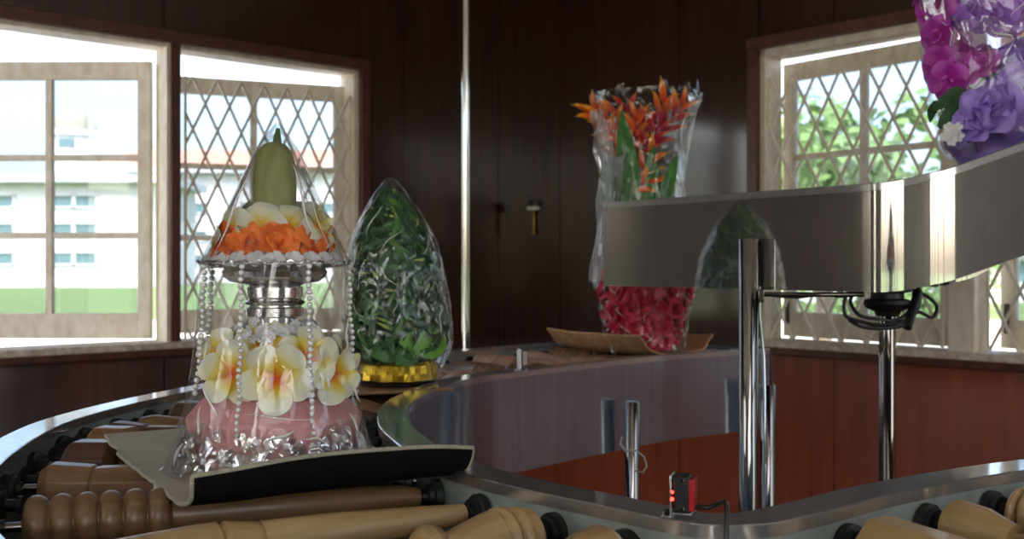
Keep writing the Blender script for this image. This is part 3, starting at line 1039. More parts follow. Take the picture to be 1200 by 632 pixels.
def plumeria_mb(L=.042, n=5, wid=.42, twist=.35, cup=.32, curl=.22, close=0.0):
    mb = MB()
    for k in range(n):
        pt = petal(L, L * wid, cup, curl, twist)
        rr = Matrix.Rotation(2 * PI * k / n + random.uniform(-.06, .06), 4, 'Z') @ Matrix.Rotation(-close, 4, 'Y')
        mb.merge(pt, rr)
    return mb


def rosette_mb(R=.03, layers=4, per=6, seed=0, ruff=.35):
    """crumpled round bloom"""
    rnd = random.Random(seed)
    mb = MB()
    for l in range(layers):
        f = l / max(1, layers - 1)
        for k in range(per):
            L = R * (.55 + .45 * f) * rnd.uniform(.85, 1.12)
            pt = petal(L, L * .55, cup=.45, curl=.35, twist=rnd.uniform(-.35, .35), nu=7, nv=6)
            for q in range(len(pt.v)):
                p = pt.v[q]
                pt.v[q] = p + V((0, 0, 1)) * L * ruff * noise.noise(p * (55 * .03 / R) + V((seed, l * 3, k * 5))) * pt.a[q]
            lift = math.radians(80 - 65 * f)
            rr = Matrix.Rotation(2 * PI * (k + .5 * (l % 2)) / per + rnd.uniform(-.2, .2), 4, 'Z') @ Matrix.Translation((R * .06, 0, R * .10 * (1 - f))) @ Matrix.Rotation(-lift, 4, 'Y')
            mb.merge(pt, rr)
    return mb


def leaf_mb(L, w, bend=.4, fold=.2, nu=10):
    P = []
    for i in range(nu + 1):
        u = i / nu
        ww = w * math.sin(PI * (u * .94 + .05)) ** .8 * (1 - .25 * u)
        x = L * (u - .18 * bend * u * u)
        z = L * bend * (u ** 2) * -.6
        P.append([V((x, ww * v, z + abs(v) * ww * fold)) for v in (-1, -.5, 0, .5, 1)])
    return MB().grid(P)


def mk(mesh, name, mat, parent, matrix, solid=0):
    return link(name, mesh, mat, parent, 0, matrix, solid)


def place(pos, nrm, roll=0.0, sc=1.0):
    return Matrix.Translation(V(pos)) @ rot_to(nrm, roll) @ Matrix.Scale(sc, 4)


def wrap_mb(prof, n=96, creases=12, amp=.03, seed=0, sub=5, jag=0.0, ctr=None, fold=.5, crumple=0.0):
    """clear wrap turned from a profile (r, z) with lengthwise creases and crumple"""
    pv = [V((r, 0, z)) for r, z in prof]
    rows = (len(pv) - 1) * sub
    rnd = random.Random(seed)
    ph = [(rnd.uniform(0, 2 * PI), rnd.randint(5, 17), rnd.uniform(.3, 1)) for _ in range(creases)]
    P = []
    for i in range(rows + 1):
        q = crom(pv, i / sub)
        f = i / rows
        row = []
        cx, cy = ctr(f) if ctr else (0, 0)
        for k in range(n):
            t = 2 * PI * k / n
            w = 0
            for p0, fr, am in ph:
                w += am * (abs(math.sin(fr * t * .5 + p0 + .35 * math.sin(f * 5 + p0))) - .6)
            w /= len(ph) ** .5
            d = noise.noise(V((math.cos(t) * 3, math.sin(t) * 3, q.z * 14 + seed * 9)))
            if crumple:
                pc = V((q.x * math.cos(t), q.x * math.sin(t), q.z))
                c1 = 1 - abs(noise.noise(pc * 34 + V((seed, 0, 0)))) * 2
                c2 = 1 - abs(noise.noise(pc * 75 + V((0, seed, 5)))) * 2
                d += crumple * (c1 + .45 * c2) * (1.25 - f)
            r = max(.0012, q.x * (1 + amp * (w * fold + d * .9)))
            z = q.z + (jag * noise.noise(V((math.cos(t) * 6, math.sin(t) * 6, seed))) if i in (0, rows) else 0)
            row.append(V((cx + r * math.cos(t), cy + r * math.sin(t), z)))
        P.append(row)
    return MB().grid(P, closed_v=True)


# ------------------------------------------------------------------ bouquet 1: cone offering
B1 = V((-.325, 1.474, TB + .0015))
RZ1 = .217
b1 = thing('wrapped_offering', 'clear cone-topped plastic wrapped bouquet of white frangipani on pink base', 'bouquet', B1, RZ1)


def q1(px, py, yl=0.0):
    s = F / (1.474 + .977 * yl)
    return V(((px - 324) / s, yl, EYE - B1.z + (310 - py) / s))


# pink six-sided base
m = MB()
m.lathe([(.104, .004), (.108, .008), (.119, .064), (.119, .068), (.102, .088), (.090, .098), (.05, .100)], 6)
m.build('base', 'pink', b1, bevel=.004, sharp=25)
# silver pedestal and bowl
zn = q1(324, 372).z
m = MB().lathe([(.030, .10), (.030, zn), (.038, zn + .002), (.039, zn + .013), (.034, zn + .015), (.034, zn + .0165), (.039, zn + .018), (.041, zn + .021), (.036, zn + .024), (.035, zn + .026),
                (.037, zn + .028), (.038, zn + .041), (.034, zn + .043), (.040, zn + .046), (.060, zn + .049), (.069, zn + .056), (.071, zn + .063), (.068, zn + .067), (.098, zn + .070), (.099, zn + .073), (.06, zn + .074)], 48)
m.build('pedestal', 'silver', b1, sharp=30)
zp = zn + .074        # plate top
# lower frangipani
pl_meshes = [plumeria_mb(.045, wid=.44, twist=.30, cup=.25, curl=.20).mesh('frangipani') for _ in range(3)]
for mm in pl_meshes:
    mm.materials.append(M['plumeria'])
low_fl = [(276, 437, -.060, (-.25, -1, .30), .3, 1.0), (325, 445, -.085, (0.02, -1, .30), .9, 1.08), (362, 420, -.060, (.22, -1, .45), .2, .95), (389, 440, -.055, (.70, -1, .15), .6, .95),
          (312, 402, -.035, (-.05, -1, .8), .5, .9), (262, 418, -.02, (-.8, -.7, .35), .2, .9), (402, 425, -.01, (1, -.5, .3), .8, .9), (348, 402, -.02, (.1, -.8, 1), .1, .9),
          (290, 408, .03, (-.6, .6, .5), .3, 1), (350, 420, .06, (.4, 1, .4), .3, 1), (310, 430, .075, (-.2, 1, .3), .1, 1)]
for k, (px, py, yl, nr, roll, sc) in enumerate(low_fl):
    mk(pl_meshes[k % 3], 'frangipani', 'plumeria', b1, place(q1(px, py, yl), nr, roll, sc))
# green/white filler mound under flowers
m = MB().lathe([(.078, .097), (.070, .12), (.056, .15), (.034, .172), (.03, .175)], 24)
m.build('flower_mound', 'lace', b1)
# lace ruff under the pedestal
m = MB()
rnd = random.Random(5)
for k in range(90):
    t = 2 * PI * k / 45 + rnd.uniform(-.05, .05)
    r = rnd.uniform(.034, .060)
    z = q1(324, 378).z + rnd.uniform(-.016, .010) - (r - .03) * .35
    n_ = V((math.cos(t), math.sin(t), .8))
    for j in range(6):
        pt = petal(.0095, .0030, .2, .1, 0, 4, 2, sharp=.7)
        m.merge(pt, place((r * math.cos(t), r * math.sin(t), z), n_) @ Matrix.Rotation(2 * PI * j / 6, 4, 'Z'))
m.build('lace_ruff', 'lace', b1)
# white frill on the plate
m = MB()
for k in range(44):
    t = 2 * PI * k / 44
    r = .076 + .012 * (k % 2)
    for j in range(5):
        pt = petal(.014, .006, .3, .1, 0, 4, 2)
        m.merge(pt, place((r * math.cos(t), r * math.sin(t), zp + .004), V((math.cos(t) * .7, math.sin(t) * .7, .6))) @ Matrix.Rotation(2 * PI * j / 5, 4, 'Z'))
m.build('plate_frill', 'lace', b1)
# orange blooms round the plate
or_meshes = []
for k in range(3):
    mm = rosette_mb(.030, 4, 6, seed=k + 2, ruff=.55).mesh('orange_bloom')
    mm.materials.append(M['orange'])
    or_meshes.append(mm)
for k in range(9):
    t = -PI / 2 + 2 * PI * k / 9 + .1
    r = .056
    mk(or_meshes[k % 3], 'orange_bloom', 'orange', b1, place((r * math.cos(t), r * math.sin(t), zp + .024), (math.cos(t), math.sin(t), .35), k * 1.3, 1.02))
# pale blooms above them
bd = [plumeria_mb(.036, wid=.50, cup=.35, curl=.45, twist=.15).mesh('pale_bloom') for _ in range(2)]
for mm in bd:
    mm.materials.append(M['bud_petal'])
for k, (px, py, yl, nr, roll, sc) in enumerate([(309, 266, -.050, (-.25, -1, .35), .0, .98), (279, 268, -.028, (-1, -.55, .3), .6, .92), (342, 262, -.046, (.2, -1, .45), .3, .80), (372, 264, -.034, (.85, -.7, .3), .9, .98),
                                                (385, 282, -.010, (1, -.1, .2), .2, .8), (266, 280, .0, (-1, .2, .2), .2, .8), (300, 262, .03, (-.5, .9, .4), .9, .95), (350, 262, .035, (.5, .9, .4), .4, .95)]):
    mk(bd[k % 2], 'pale_bloom', 'bud_petal', b1, place(q1(px, py, yl), nr, roll, sc))
m = MB().lathe([(.05, zp), (.050, zp + .03), (.040, zp + .050), (.026, zp + .062)], 20)
m.build('flower_core', 'lace', b1)
# olive bud and stem tip
zb0, zb1, zb2 = zp + .045, q1(326, 168).z, q1(329, 147).z
m = MB().lathe([(.024, zb0), (.0285, zb0 + .03), (.0290, zb1 - .055), (.0270, zb1 - .028), (.0225, zb1 - .011), (.0150, zb1 - .002), (.004, zb1 + .002)], 28,
               wob=lambda r, z, t: (r * (1 + .04 * math.sin(6 * t)), z))
m.build('bud', 'olive', b1)
m = MB().tube([(.003, 0, zb1 - .006), (.003, 0, zb1 + .008), (.0045, 0, zb2 - .004)], [.0075, .0055, .0025], 10)
m.build('stem_tip', 'stem', b1)
# bead strands from the plate
for k, (px, zend) in enumerate([(248, .10), (253, .125), (290, .055), (363, .052), (412, .09)]):
    x0 = (px - 326) / 855
    r0 = .100
    y0 = -math.sqrt(max(0, r0 * r0 - x0 * x0)) if abs(x0) < r0 else 0
    if k == 1:
        y0 = .030
    m = MB()
    z = zp - .004
    i = 0
    while z > zend:
        f = (zp - z) / (zp - zend)
        flare = 1 + .12 * f ** 2
        m.ball((x0 * flare + .001 * math.sin(i * .9 + k), y0 * flare, z), .0039, 10, 6)
        z -= .0083
        i += 1
    m.build('bead_strand', 'pearl', b1)
# silver film leaves round the foot
m = MB()
rnd = random.Random(8)
for k in range(380):
    t = rnd.uniform(0, 2 * PI)
    z = rnd.uniform(.004, .050)
    r = .120 + (.052 - z) * .38 * rnd.random() + rnd.uniform(-.003, .003)
    L = rnd.uniform(.010, .024)
    n_ = V((math.cos(t) + rnd.uniform(-.7, .7), math.sin(t) + rnd.uniform(-.7, .7), rnd.uniform(-.2, .9)))
    pt = petal(L, L * .42, .25, .1, 0, 5, 3)
    m.merge(pt, place((r * math.cos(t), r * math.sin(t), z), n_, rnd.uniform(0, 6)))
for q in range(len(m.v)):
    p = m.v[q]
    rr = math.hypot(p.x, p.y)
    lim = .138 - .42 * max(0, p.z) * .7
    p.z = max(.002, p.z)
    if rr > lim:
        p.x *= lim / rr
        p.y *= lim / rr
m.build('film_leaves', 'film_leaf', b1)
# wraps
zc = zp + .002
wl = wrap_mb([(.1425, .0015), (.136, .012), (.126, .045), (.1165, .085), (.109, .125), (.1045, .165), (.1015, .205), (.0995, zc)], 180, 12, .022, 3, 9, jag=.004, ctr=lambda f: (-.004 * (1 - f), 0), crumple=.9)
wl.build('lower_wrap', 'cello', b1)
hz = zb2 + .003
wc = wrap_mb([(.1015, zc - .004), (.099, zc + .004), (.083, zc + .038), (.062, zc + .083), (.041, zc + .127), (.022, zc + .165), (.010, hz - .010), (.003, hz)], 120, 14, .02, 6, 6, ctr=lambda f: (.0035 * f, 0))
wc.build('cone_wrap', 'cello_cone', b1)
def wrap_radius(prof, z):
    for (ra, za), (rb, zb_) in zip(prof, prof[1:]):
        if za <= z <= zb_:
            return ra + (rb - ra) * (z - za) / (zb_ - za)
    return prof[-1][0]


LOWP = [(.1425, .0015), (.136, .012), (.126, .045), (.1165, .085), (.109, .125), (.1045, .165), (.1015, .205), (.0995, zc)]
CONP = [(.1015, zc - .004), (.099, zc + .004), (.083, zc + .038), (.062, zc + .083), (.041, zc + .127), (.022, zc + .165), (.010, hz - .010), (.003, hz)]
# film folds drawn white, painting glints on both wraps
rnd = random.Random(40)
fm = MB()
for k in range(15):
    t0 = rnd.uniform(0, 2 * PI)
    za = zc + rnd.uniform(.0, .12)
    zb_ = min(hz - .004, za + rnd.uniform(.04, .11))
    pts = []
    for q in range(10):
        z = za + (zb_ - za) * q / 9
        t = t0 + .03 * math.sin(q * .8 + k)
        r = wrap_radius(CONP, z) + .0008
        pts.append((.0035 * (z - zc) / (hz - zc) + r * math.cos(t), r * math.sin(t), z))
    fm.tube(pts, [.0002 + (.0004 + .0009 * (k % 3 == 0)) * math.sin(PI * q / 9) for q in range(10)], 5)
fm.build('cone_crease_glints', 'fold', b1)
fm = MB()
for px, py, dx, dz, w_ in ((247, 470, .020, -.034, .0032), (236, 496, -.004, -.030, .0030), (330, 510, .036, .020, .0034), (383, 468, .012, .008, .0024), (388, 452, -.010, .016, .0022), (210, 538, -.010, -.024, .0040),
                           (330, 489, .09, -.002, .0012), (420, 505, .014, -.030, .0026), (412, 400, .002, .05, .0016), (242, 415, -.002, .05, .0014), (300, 480, .018, .014, .0018), (372, 518, .03, -.010, .0024), (425, 470, .008, -.03, .0020)):
    q0 = q1(px, py, -.11)
    pts = []
    for q in range(11):
        f = q / 10 - .5
        z = q0.z + dz * f + .0035 * math.sin(f * 4 + px)
        x = q0.x + dx * f + .002 * math.sin(f * 5 + py)
        z = max(z, .004)
        r = wrap_radius(LOWP, z) + .001
        x = max(-r * .995, min(r * .995, x))
        pts.append((x, -math.sqrt(r * r - x * x), z))
    fm.tube(pts, [.0002 + w_ * .55 * math.sin(PI * q / 10) for q in range(11)], 6)
fm.build('wrap_crease_glints', 'fold', b1)


def strokes(root, rfun, cfun, n, seed, zr, ln, wd, ang=(-PI, 0), lean=.5):
    """folded edges coloured white as painted glints on a wrap"""
    rnd = random.Random(seed)
    for k in range(n):
        t0 = rnd.uniform(*ang)
        z0 = rnd.uniform(*zr)
        L = rnd.uniform(*ln)
        tl = rnd.uniform(-lean, lean)
        pts = []
        for q in range(9):
            z = z0 + L * q / 8
            r = rfun(z) + .0012
            t = t0 + tl * L / max(r, .02) * q / 8 + .05 * math.sin(q * .7 + k)
            c = cfun(z)
            pts.append((c + r * math.cos(t), r * math.sin(t), z))
        w_ = rnd.uniform(*wd)
        MB().tube(pts, [.0003 + w_ * math.sin(PI * q / 8) for q in range(9)], 5).build('wrap_crease_glint', 'fold', root)

m = MB()
pth = []
for k in range(97):
    t = 2 * PI * k / 96
    pth.append(V(((.1005 + .0025 * math.sin(23 * t)) * math.cos(t), (.1005 + .0025 * math.sin(23 * t)) * math.sin(t), zc + .002 * math.sin(31 * t))))
m.tube(pth, .0016, 6)
m.build('wrap_seam', 'film_leaf', b1)

# ------------------------------------------------------------------ bouquet 2: leafy green
B2 = V((-.262, 2.48, TB + .0015))
b2 = thing('green_bouquet', 'pointed plastic wrapped bouquet of dark green leaves on gold foil base', 'bouquet', B2, .10)
PM2 = F / 2.48
m = MB().lathe([(.080, 0), (.088, .003), (.09, .008), (.07, .009)], 40)
m.build('plate', 'dark_metal', b2)
m = MB().lathe([(.070, .009), (.084, .012), (.086, .028), (.083, .046), (.078, .054), (.05, .055)], 40, wob=lambda r, z, t: (r * (1 + .05 * math.sin(9 * t + z * 80) + .03 * math.sin(23 * t)), z))
m.build('gold_base', 'gold', b2, sharp=15)


def r2(z):       # radius of the leafy body
    pts = [(.045, .088), (.09, .110), (.14, .116), (.20, .113), (.26, .106), (.32, .092), (.37, .072), (.42, .040), (.47, .005)]
    for (a, ra), (b, rb) in zip(pts, pts[1:]):
        if a <= z <= b:
            return ra + (rb - ra) * (z - a) / (b - a)
    return pts[0][1] if z < .05 else .004


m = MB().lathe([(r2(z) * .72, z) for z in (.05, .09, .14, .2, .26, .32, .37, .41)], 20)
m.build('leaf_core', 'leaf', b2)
rnd = random.Random(21)
m = MB()
m_mid = MB()
for k in range(900):
    z = .05 + .37 * rnd.random() ** 1.15
    t = rnd.uniform(0, 2 * PI)
    r = r2(z) * rnd.uniform(.68, .96)
    L = rnd.uniform(.035, .095)
    w = rnd.uniform(.003, .009)
    outer = rnd.random() < .17
    if outer:
        r = r2(z) * rnd.uniform(.9, 1.0)
    c, s = math.cos(t), math.sin(t)
    tang = V((-s * rnd.uniform(-1, 1), c * rnd.uniform(-1, 1), 0))
    dirv = (V((c * .25, s * .25, rnd.uniform(-.5, 1.0))) + tang * 1.1).normalized()
    nrm = V((c, s, .2))
    y = nrm.cross(dirv).normalized()
    zz = dirv.cross(y)
    mt = Matrix.Identity(4)
    mt.col[0] = (*dirv, 0); mt.col[1] = (*y, 0); mt.col[2] = (*zz, 0); mt.col[3] = (r * c, r * s, z, 1)
    (m_mid if outer else m).merge(leaf_mb(L, w, .3, .35, 4), mt)
def hold_in(mb, k=1.0):
    for q in range(len(mb.v)):
        p = mb.v[q]
        p.z = min(max(p.z, .05), .455)
        lim = r2(p.z) * k
        cx_ = -.022 * max(0, p.z / .476 - .3) / .7
        p.x += cx_
        rr = math.hypot(p.x - cx_, p.y)
        if rr > lim:
            p.x = cx_ + (p.x - cx_) * lim / rr
            p.y *= lim / rr


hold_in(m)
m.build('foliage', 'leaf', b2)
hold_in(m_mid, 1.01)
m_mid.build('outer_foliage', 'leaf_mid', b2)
m = MB()
for k in range(70):
    z = .12 + .29 * rnd.random()
    t = rnd.uniform(0, 2 * PI)
    r = r2(z) * rnd.uniform(.85, .98)
    c, s = math.cos(t), math.sin(t)
    dirv = V((-s * rnd.uniform(-1, 1), c * rnd.uniform(-1, 1), rnd.uniform(-.2, 1))).normalized()
    y = V((c, s, .2)).cross(dirv).normalized()
    mt = Matrix.Identity(4)
    mt.col[0] = (*dirv, 0); mt.col[1] = (*y, 0); mt.col[2] = (*dirv.cross(y), 0); mt.col[3] = (r * c, r * s, z, 1)
    m.merge(leaf_mb(rnd.uniform(.02, .05), rnd.uniform(.002, .004), .3, .1, 4), mt)
hold_in(m, 1.01)
m.build('fine_leaves', 'leaf_yellow', b2)
lm = leaf_mb(.12, .034, .5, .12).mesh('broad_leaf')
lb = leaf_mb(.10, .032, .4, .12).mesh('broad_leaf_bright')
for k, (t, z, tilt, bright, sc) in enumerate([(-.75, .100, -.1, 1, 1.35), (-1.7, .085, .1, 0, .9), (-2.4, .09, .1, 0, .9), (-1.2, .08, .5, 0, .8), (.3, .10, .4, 0, .9), (1.2, .1, .4, 0, .9), (2.2, .1, .3, 1, .9), (-2.9, .12, -.2, 0, .9)]):
    c, s = math.cos(t), math.sin(t)
    dirv = V((-s, c, tilt)).normalized() * (1 if k % 2 else -1)
    nrm = V((c, s, .15)).normalized()
    y = nrm.cross(dirv).normalized()
    mt = Matrix.Identity(4)
    rr = r2(z) * .93
    mt.col[0] = (*dirv, 0); mt.col[1] = (*y, 0); mt.col[2] = (*dirv.cross(y), 0); mt.col[3] = (rr * c - dirv.x * .05, rr * s - dirv.y * .05, z - dirv.z * .05, 1)
    mk((lb if bright else lm), 'broad_leaf', 'leaf_bright' if bright else 'leaf_mid', b2, mt @ Matrix.Scale(sc, 4))
m = MB().lathe([(.016, .365), (.022, .385), (.021, .41), (.012, .435), (.003, .45)], 16, Matrix.Translation((-.012, 0, 0)))
m.build('bud', 'leaf_yellow', b2)
w2 = wrap_mb([(.088, .012), (.096, .03), (.110, .06), (.1195, .10), (.122, .14), (.119, .20), (.112, .26), (.098, .32), (.077, .375), (.044, .43), (.012, .470), (.003, .476)], 140, 12, .055, 12, 6, crumple=.8,
             ctr=lambda f: (-.022 * max(0, f - .3) / .7, 0))
w2.build('wrap', 'cello_crisp', b2, sharp=25)
P2 = [(.088, .012), (.096, .03), (.110, .06), (.1195, .10), (.122, .14), (.119, .20), (.112, .26), (.098, .32), (.077, .375), (.044, .43), (.012, .470), (.003, .476)]
strokes(b2, lambda z: wrap_radius(P2, z), lambda z: -.022 * max(0, z / .476 - .3) / .7, 10, 4, (.24, .36), (.03, .08), (.0008, .0018), (-PI, -2.2))
strokes(b2, lambda z: wrap_radius(P2, z), lambda z: -.022 * max(0, z / .476 - .3) / .7, 16, 5, (.06, .38), (.015, .05), (.0005, .0012), (-2.4, 0), 1.2)

# ------------------------------------------------------------------ bouquet 3: tall red heliconia
B3 = V((.417, 3.375, TB + .0035))
b3 = thing('heliconia_bouquet', 'tall flared plastic wrapped bouquet of orange heliconias over crimson roses', 'bouquet', B3, -.12)


b3.scale = (1.045, 1.045, 1.045)


def q3(px, py, yl=0.0):
    s = F / (B3.y + yl)
    return V(((px - 755) / s, yl, EYE - B3.z + (310 - py) / s)) / 1.045


rm = []
for k in range(3):
    mm = rosette_mb(.045, 4, 6, seed=k + 31, ruff=.4).mesh('rose')
    mm.materials.append(M['crimson' if k < 2 else 'magenta_red'])
    rm.append(mm)
cnt = 0
for z, r, n in ((.045, .066, 8), (.085, .082, 9), (.13, .094, 10), (.18, .110, 10), (.225, .104, 9), (.255, .07, 6)):
    for k in range(n):
        t = 2 * PI * (k + .5 * (cnt % 2)) / n
        mk(rm[(k + cnt) % 3], 'rose', 'crimson', b3, place((r * math.cos(t), r * math.sin(t), z), (math.cos(t), math.sin(t), .25), k * 1.7 + cnt, .95))
    cnt += 1
m = MB().lathe([(.08, .005), (.088, .1), (.095, .2), (.06, .25), (.03, .26)], 24)
m.build('rose_core', 'magenta_red', b3)
# leaves and stems
for k, (px, py, dx, L, w, lean) in enumerate([(742, 235, .02, .33, .036, -.1), (722, 240, .0, .20, .028, -.2), (757, 240, .35, .24, .028, .2), (772, 232, .7, .20, .022, .2), (714, 235, -.1, .15, .024, 0), (748, 245, .8, .20, .024, .3)]):
    base = q3(px, py + 22, (-.085, -.075, -.06)[k % 3])
    dirv = V((dx * .55 - .12, -.05, 1)).normalized()
    y = V((1, .3 * lean, 0)).normalized()
    y = (y - dirv * y.dot(dirv)).normalized()
    mt = Matrix.Identity(4)
    mt.col[0] = (*dirv, 0); mt.col[1] = (*y, 0); mt.col[2] = (*dirv.cross(y), 0); mt.col[3] = (*base, 1)
    leaf_mb(L, w, .25, .25).build('long_leaf', 'leaf_mid', b3, matrix=mt)
m = MB()
for x, y_ in ((-.03, 0), (.0, -.02), (.03, .01), (.015, .03), (-.015, .02)):
    m.tube([(x * .5, y_ * .5, .2), (x, y_, .4), (x * 1.8, y_ * 1.6, .56)], .005, 8)
m.build('stems', 'stem', b3)


def heliconia(root, base, tip, mat, n=5, seed=0, size=.075):
    rnd = random.Random(seed)
    ax = (tip - base)
    m_ = MB()
    L = ax.length
    ax = ax.normalized()
    side = ax.cross(V((0, 1, 0))).normalized()
    for k in range(n):
        f = k / n
        p = base + ax * L * f * .75
        sg = 1 if k % 2 else -1
        d = (ax * .9 + side * sg * (.75 - .5 * f) + V((0, rnd.uniform(-.4, .2), 0))).normalized()
        y = V((0, 1, 0))
        y = (y - d * y.dot(d)).normalized()
        mt_ = Matrix.Identity(4)
        mt_.col[0] = (*d, 0); mt_.col[1] = (*y, 0); mt_.col[2] = (*d.cross(y), 0); mt_.col[3] = (*p, 1)
        s_ = size * rnd.uniform(.8, 1.15)
        m_.merge(petal(s_, s_ * .25, .1, -.1 * sg, 0, 8, 4, sharp=.8), mt_)
        m_.merge(petal(s_ * .9, s_ * .20, .14, -.1 * sg, 0, 8, 4, sharp=.8), mt_ @ Matrix.Rotation(.9, 4, 'X'))
    m_.build('heliconia', mat, root, solid=.002)


for k, (bx, by, tx, ty, yl, mt_, n) in enumerate([(722, 172, 697, 118, -.05, 'helic', 6), (730, 175, 718, 112, -.02, 'helic', 6), (742, 175, 749, 120, -.05, 'helic', 6), (745, 172, 768, 128, -.03, 'helic_red', 5),
                                                  (752, 178, 782, 132, -.06, 'helic_red', 6), (760, 168, 805, 122, -.02, 'helic_red', 6), (748, 205, 772, 172, -.07, 'helic', 4), (744, 222, 772, 205, -.08, 'helic', 3),
                                                  (728, 190, 720, 165, -.08, 'helic', 3), (786, 140, 808, 115, .0, 'helic', 4), (738, 150, 732, 115, .05, 'helic_red', 4), (705, 140, 690, 122, 0.0, 'helic', 4), (770, 135, 782, 112, .05, 'helic', 4)]):
    heliconia(b3, q3(bx, by, yl), q3(tx, ty, yl), mt_, n, k, .078)


def flare(f):
    return 0, 0


w3 = wrap_mb([(.118, .006), (.122, .05), (.132, .12), (.152, .195), (.152, .225), (.137, .265), (.122, .34), (.118, .42), (.118, .50), (.126, .58), (.140, .66), (.156, .72), (.166, .755), (.168, .77)], 140, 12, .055, 14, 5, jag=.05, crumple=.5)
w3.build('wrap', 'cello_crisp', b3, sharp=25)
P3 = [(.118, .006), (.122, .05), (.132, .12), (.152, .195), (.152, .225), (.137, .265), (.122, .34), (.118, .42), (.118, .50), (.126, .58), (.140, .66), (.156, .72), (.166, .755), (.168, .77)]
strokes(b3, lambda z: wrap_radius(P3, z), lambda z: 0, 8, 6, (.50, .62), (.06, .14), (.001, .003), (-.9, 0), .2)
strokes(b3, lambda z: wrap_radius(P3, z), lambda z: 0, 16, 7, (.02, .24), (.015, .05), (.0006, .0015), (-2.7, -.3), 1.0)
# milky folded wrap strips at its left
for pts, wd in (([(700, 128, -.10), (702, 160, -.12), (708, 205, -.12), (706, 260, -.12), (698, 330, -.13)], .020), ([(712, 165, -.13), (716, 195, -.13), (712, 235, -.12), (704, 300, -.13)], .016), ([(728, 182, -.13), (722, 225, -.13), (714, 270, -.13)], .010)):
    P = []
    c_ = curve([q3(*p) for p in pts], 6)
    for k, p in enumerate(c_):
        P.append([p + V((wd * (v + .25 * math.sin(k * .9 + v * 3)), -.012 * math.cos(v * 5 + k * .3), 0)) for v in (-1, -.6, -.2, .2, .6, 1)])
    MB().grid(P).build('wrap_fold', 'cello_milky', b3)

# ------------------------------------------------------------------ bouquet 4: purple orchids on the ramp
sB4 = 7.55
c4 = (crom(UI, sB4) + crom(UO, sB4)) / 2
B4 = V((1.080, 2.245, 1.574))
b4 = thing('orchid_bouquet', 'plastic wrapped bouquet of magenta orchids over lavender satin on the ramp', 'bouquet', B4, -.42)
R4 = Matrix.Rotation(-.2, 4, 'Y') @ Matrix.Rotation(-.44, 4, 'Z')
b4.rotation_euler = R4.to_euler()


def q4(px, py, yl=0.0):
    """a place in the bouquet, from where it shows and how far off the bouquet's middle it lies"""
    return (Matrix.Translation(B4) @ R4).inverted() @ at(px, py, 2.245 + yl * .9)


m = MB()
rnd = random.Random(3)
P = []
for j in range(15):
    f = j / 14
    z = .002 + .145 * f
    row = []
    for k in range(72):
        t = 2 * PI * k / 72
        r = (.138 + .02 * math.sin(f * PI)) * (1 - .55 * max(0, f - .6) ** 1.2) * (1 + .10 * noise.noise(V((math.cos(t) * 3.2 + f, math.sin(t) * 3.2, z * 26))) + .05 * math.sin(5 * t + 14 * f))
        row.append(V((r * math.cos(t), r * math.sin(t), z + (1 - f) * .17 * r * math.cos(t - .44) + .012 * noise.noise(V((math.cos(t) * 2, math.sin(t) * 2, 3))))))
    P.append(row)
m.grid(P, closed_v=True)
m.build('satin_base', 'lavender', b4, sharp=60)
mb_ = rosette_mb(.06, 4, 6, seed=77, ruff=.5).mesh('satin_rose')
mb_.materials.append(M['lavender'])
for px, py, yl, sc in ((1168, 128, -.125, 1.0), (1205, 110, -.13, 1.05), (1140, 150, -.11, .8), (1235, 125, -.12, 1.0), (1190, 85, -.09, 1.0)):
    mk(mb_, 'satin_rose', 'lavender', b4, place(q4(px, py, yl), (q4(px, py).x * 3, -1, .4), px, sc))
om = []
for k in range(3):
    mm = plumeria_mb(.050, wid=.48, twist=.1, cup=.2, curl=.25).merge(rosette_mb(.016, 2, 4, seed=k, ruff=.3), Matrix.Translation((0, 0, .006))).mesh('orchid')
    mm.materials.append(M['orchid' if k < 2 else 'orchid_violet'])
    om.append(mm)
for k, (px, py, yl, nr, sc, v) in enumerate([(1097, 12, -.03, (-.7, -1, .1), 1.0, 0), (1118, 30, -.06, (-.4, -1, .1), .9, 2), (1100, 42, -.05, (-.7, -1, .0), .9, 1), (1120, 62, -.07, (-.5, -1, .0), .95, 0), (1104, 78, -.05, (-.6, -1, -.1), .95, 1),
                                             (1112, 95, -.08, (-.4, -1, -.2), .9, 0), (1127, 84, -.09, (-.2, -1, .1), .8, 1), (1152, 72, -.11, (.1, -1, .0), .7, 0), (1138, 8, -.06, (-.2, -1, .3), 1.0, 2), (1165, 18, -.08, (.0, -1, .3), 1.0, 2), (1190, 10, -.08, (0.1, -1, .2), 1.0, 2),
                                             (1085, -12, 0, (-.8, -.6, .3), 1.0, 0), (1120, -20, -.03, (-.3, -1, .5), 1.0, 1), (1160, -25, -.04, (0, -1, .5), 1, 0), (1200, -30, -.03, (.1, -1, .5), 1, 1), (1240, -5, -.05, (.5, -1, .3), 1, 0), (1260, 40, -.05, (.7, -1, .1), 1, 1),
                                             (1160, -60, .0, (-.1, -.6, 1), 1, 0), (1210, -70, .02, (.2, .1, 1), 1, 1), (1110, 20, .08, (-1, .4, .2), 1, 0), (1180, 20, .12, (0, 1, .3), 1, 1), (1250, 10, .1, (.8, .8, .2), 1, 0)]):
    mk(om[v], 'orchid', 'orchid', b4, place(q4(px, py, yl), nr, k * 1.1, sc))
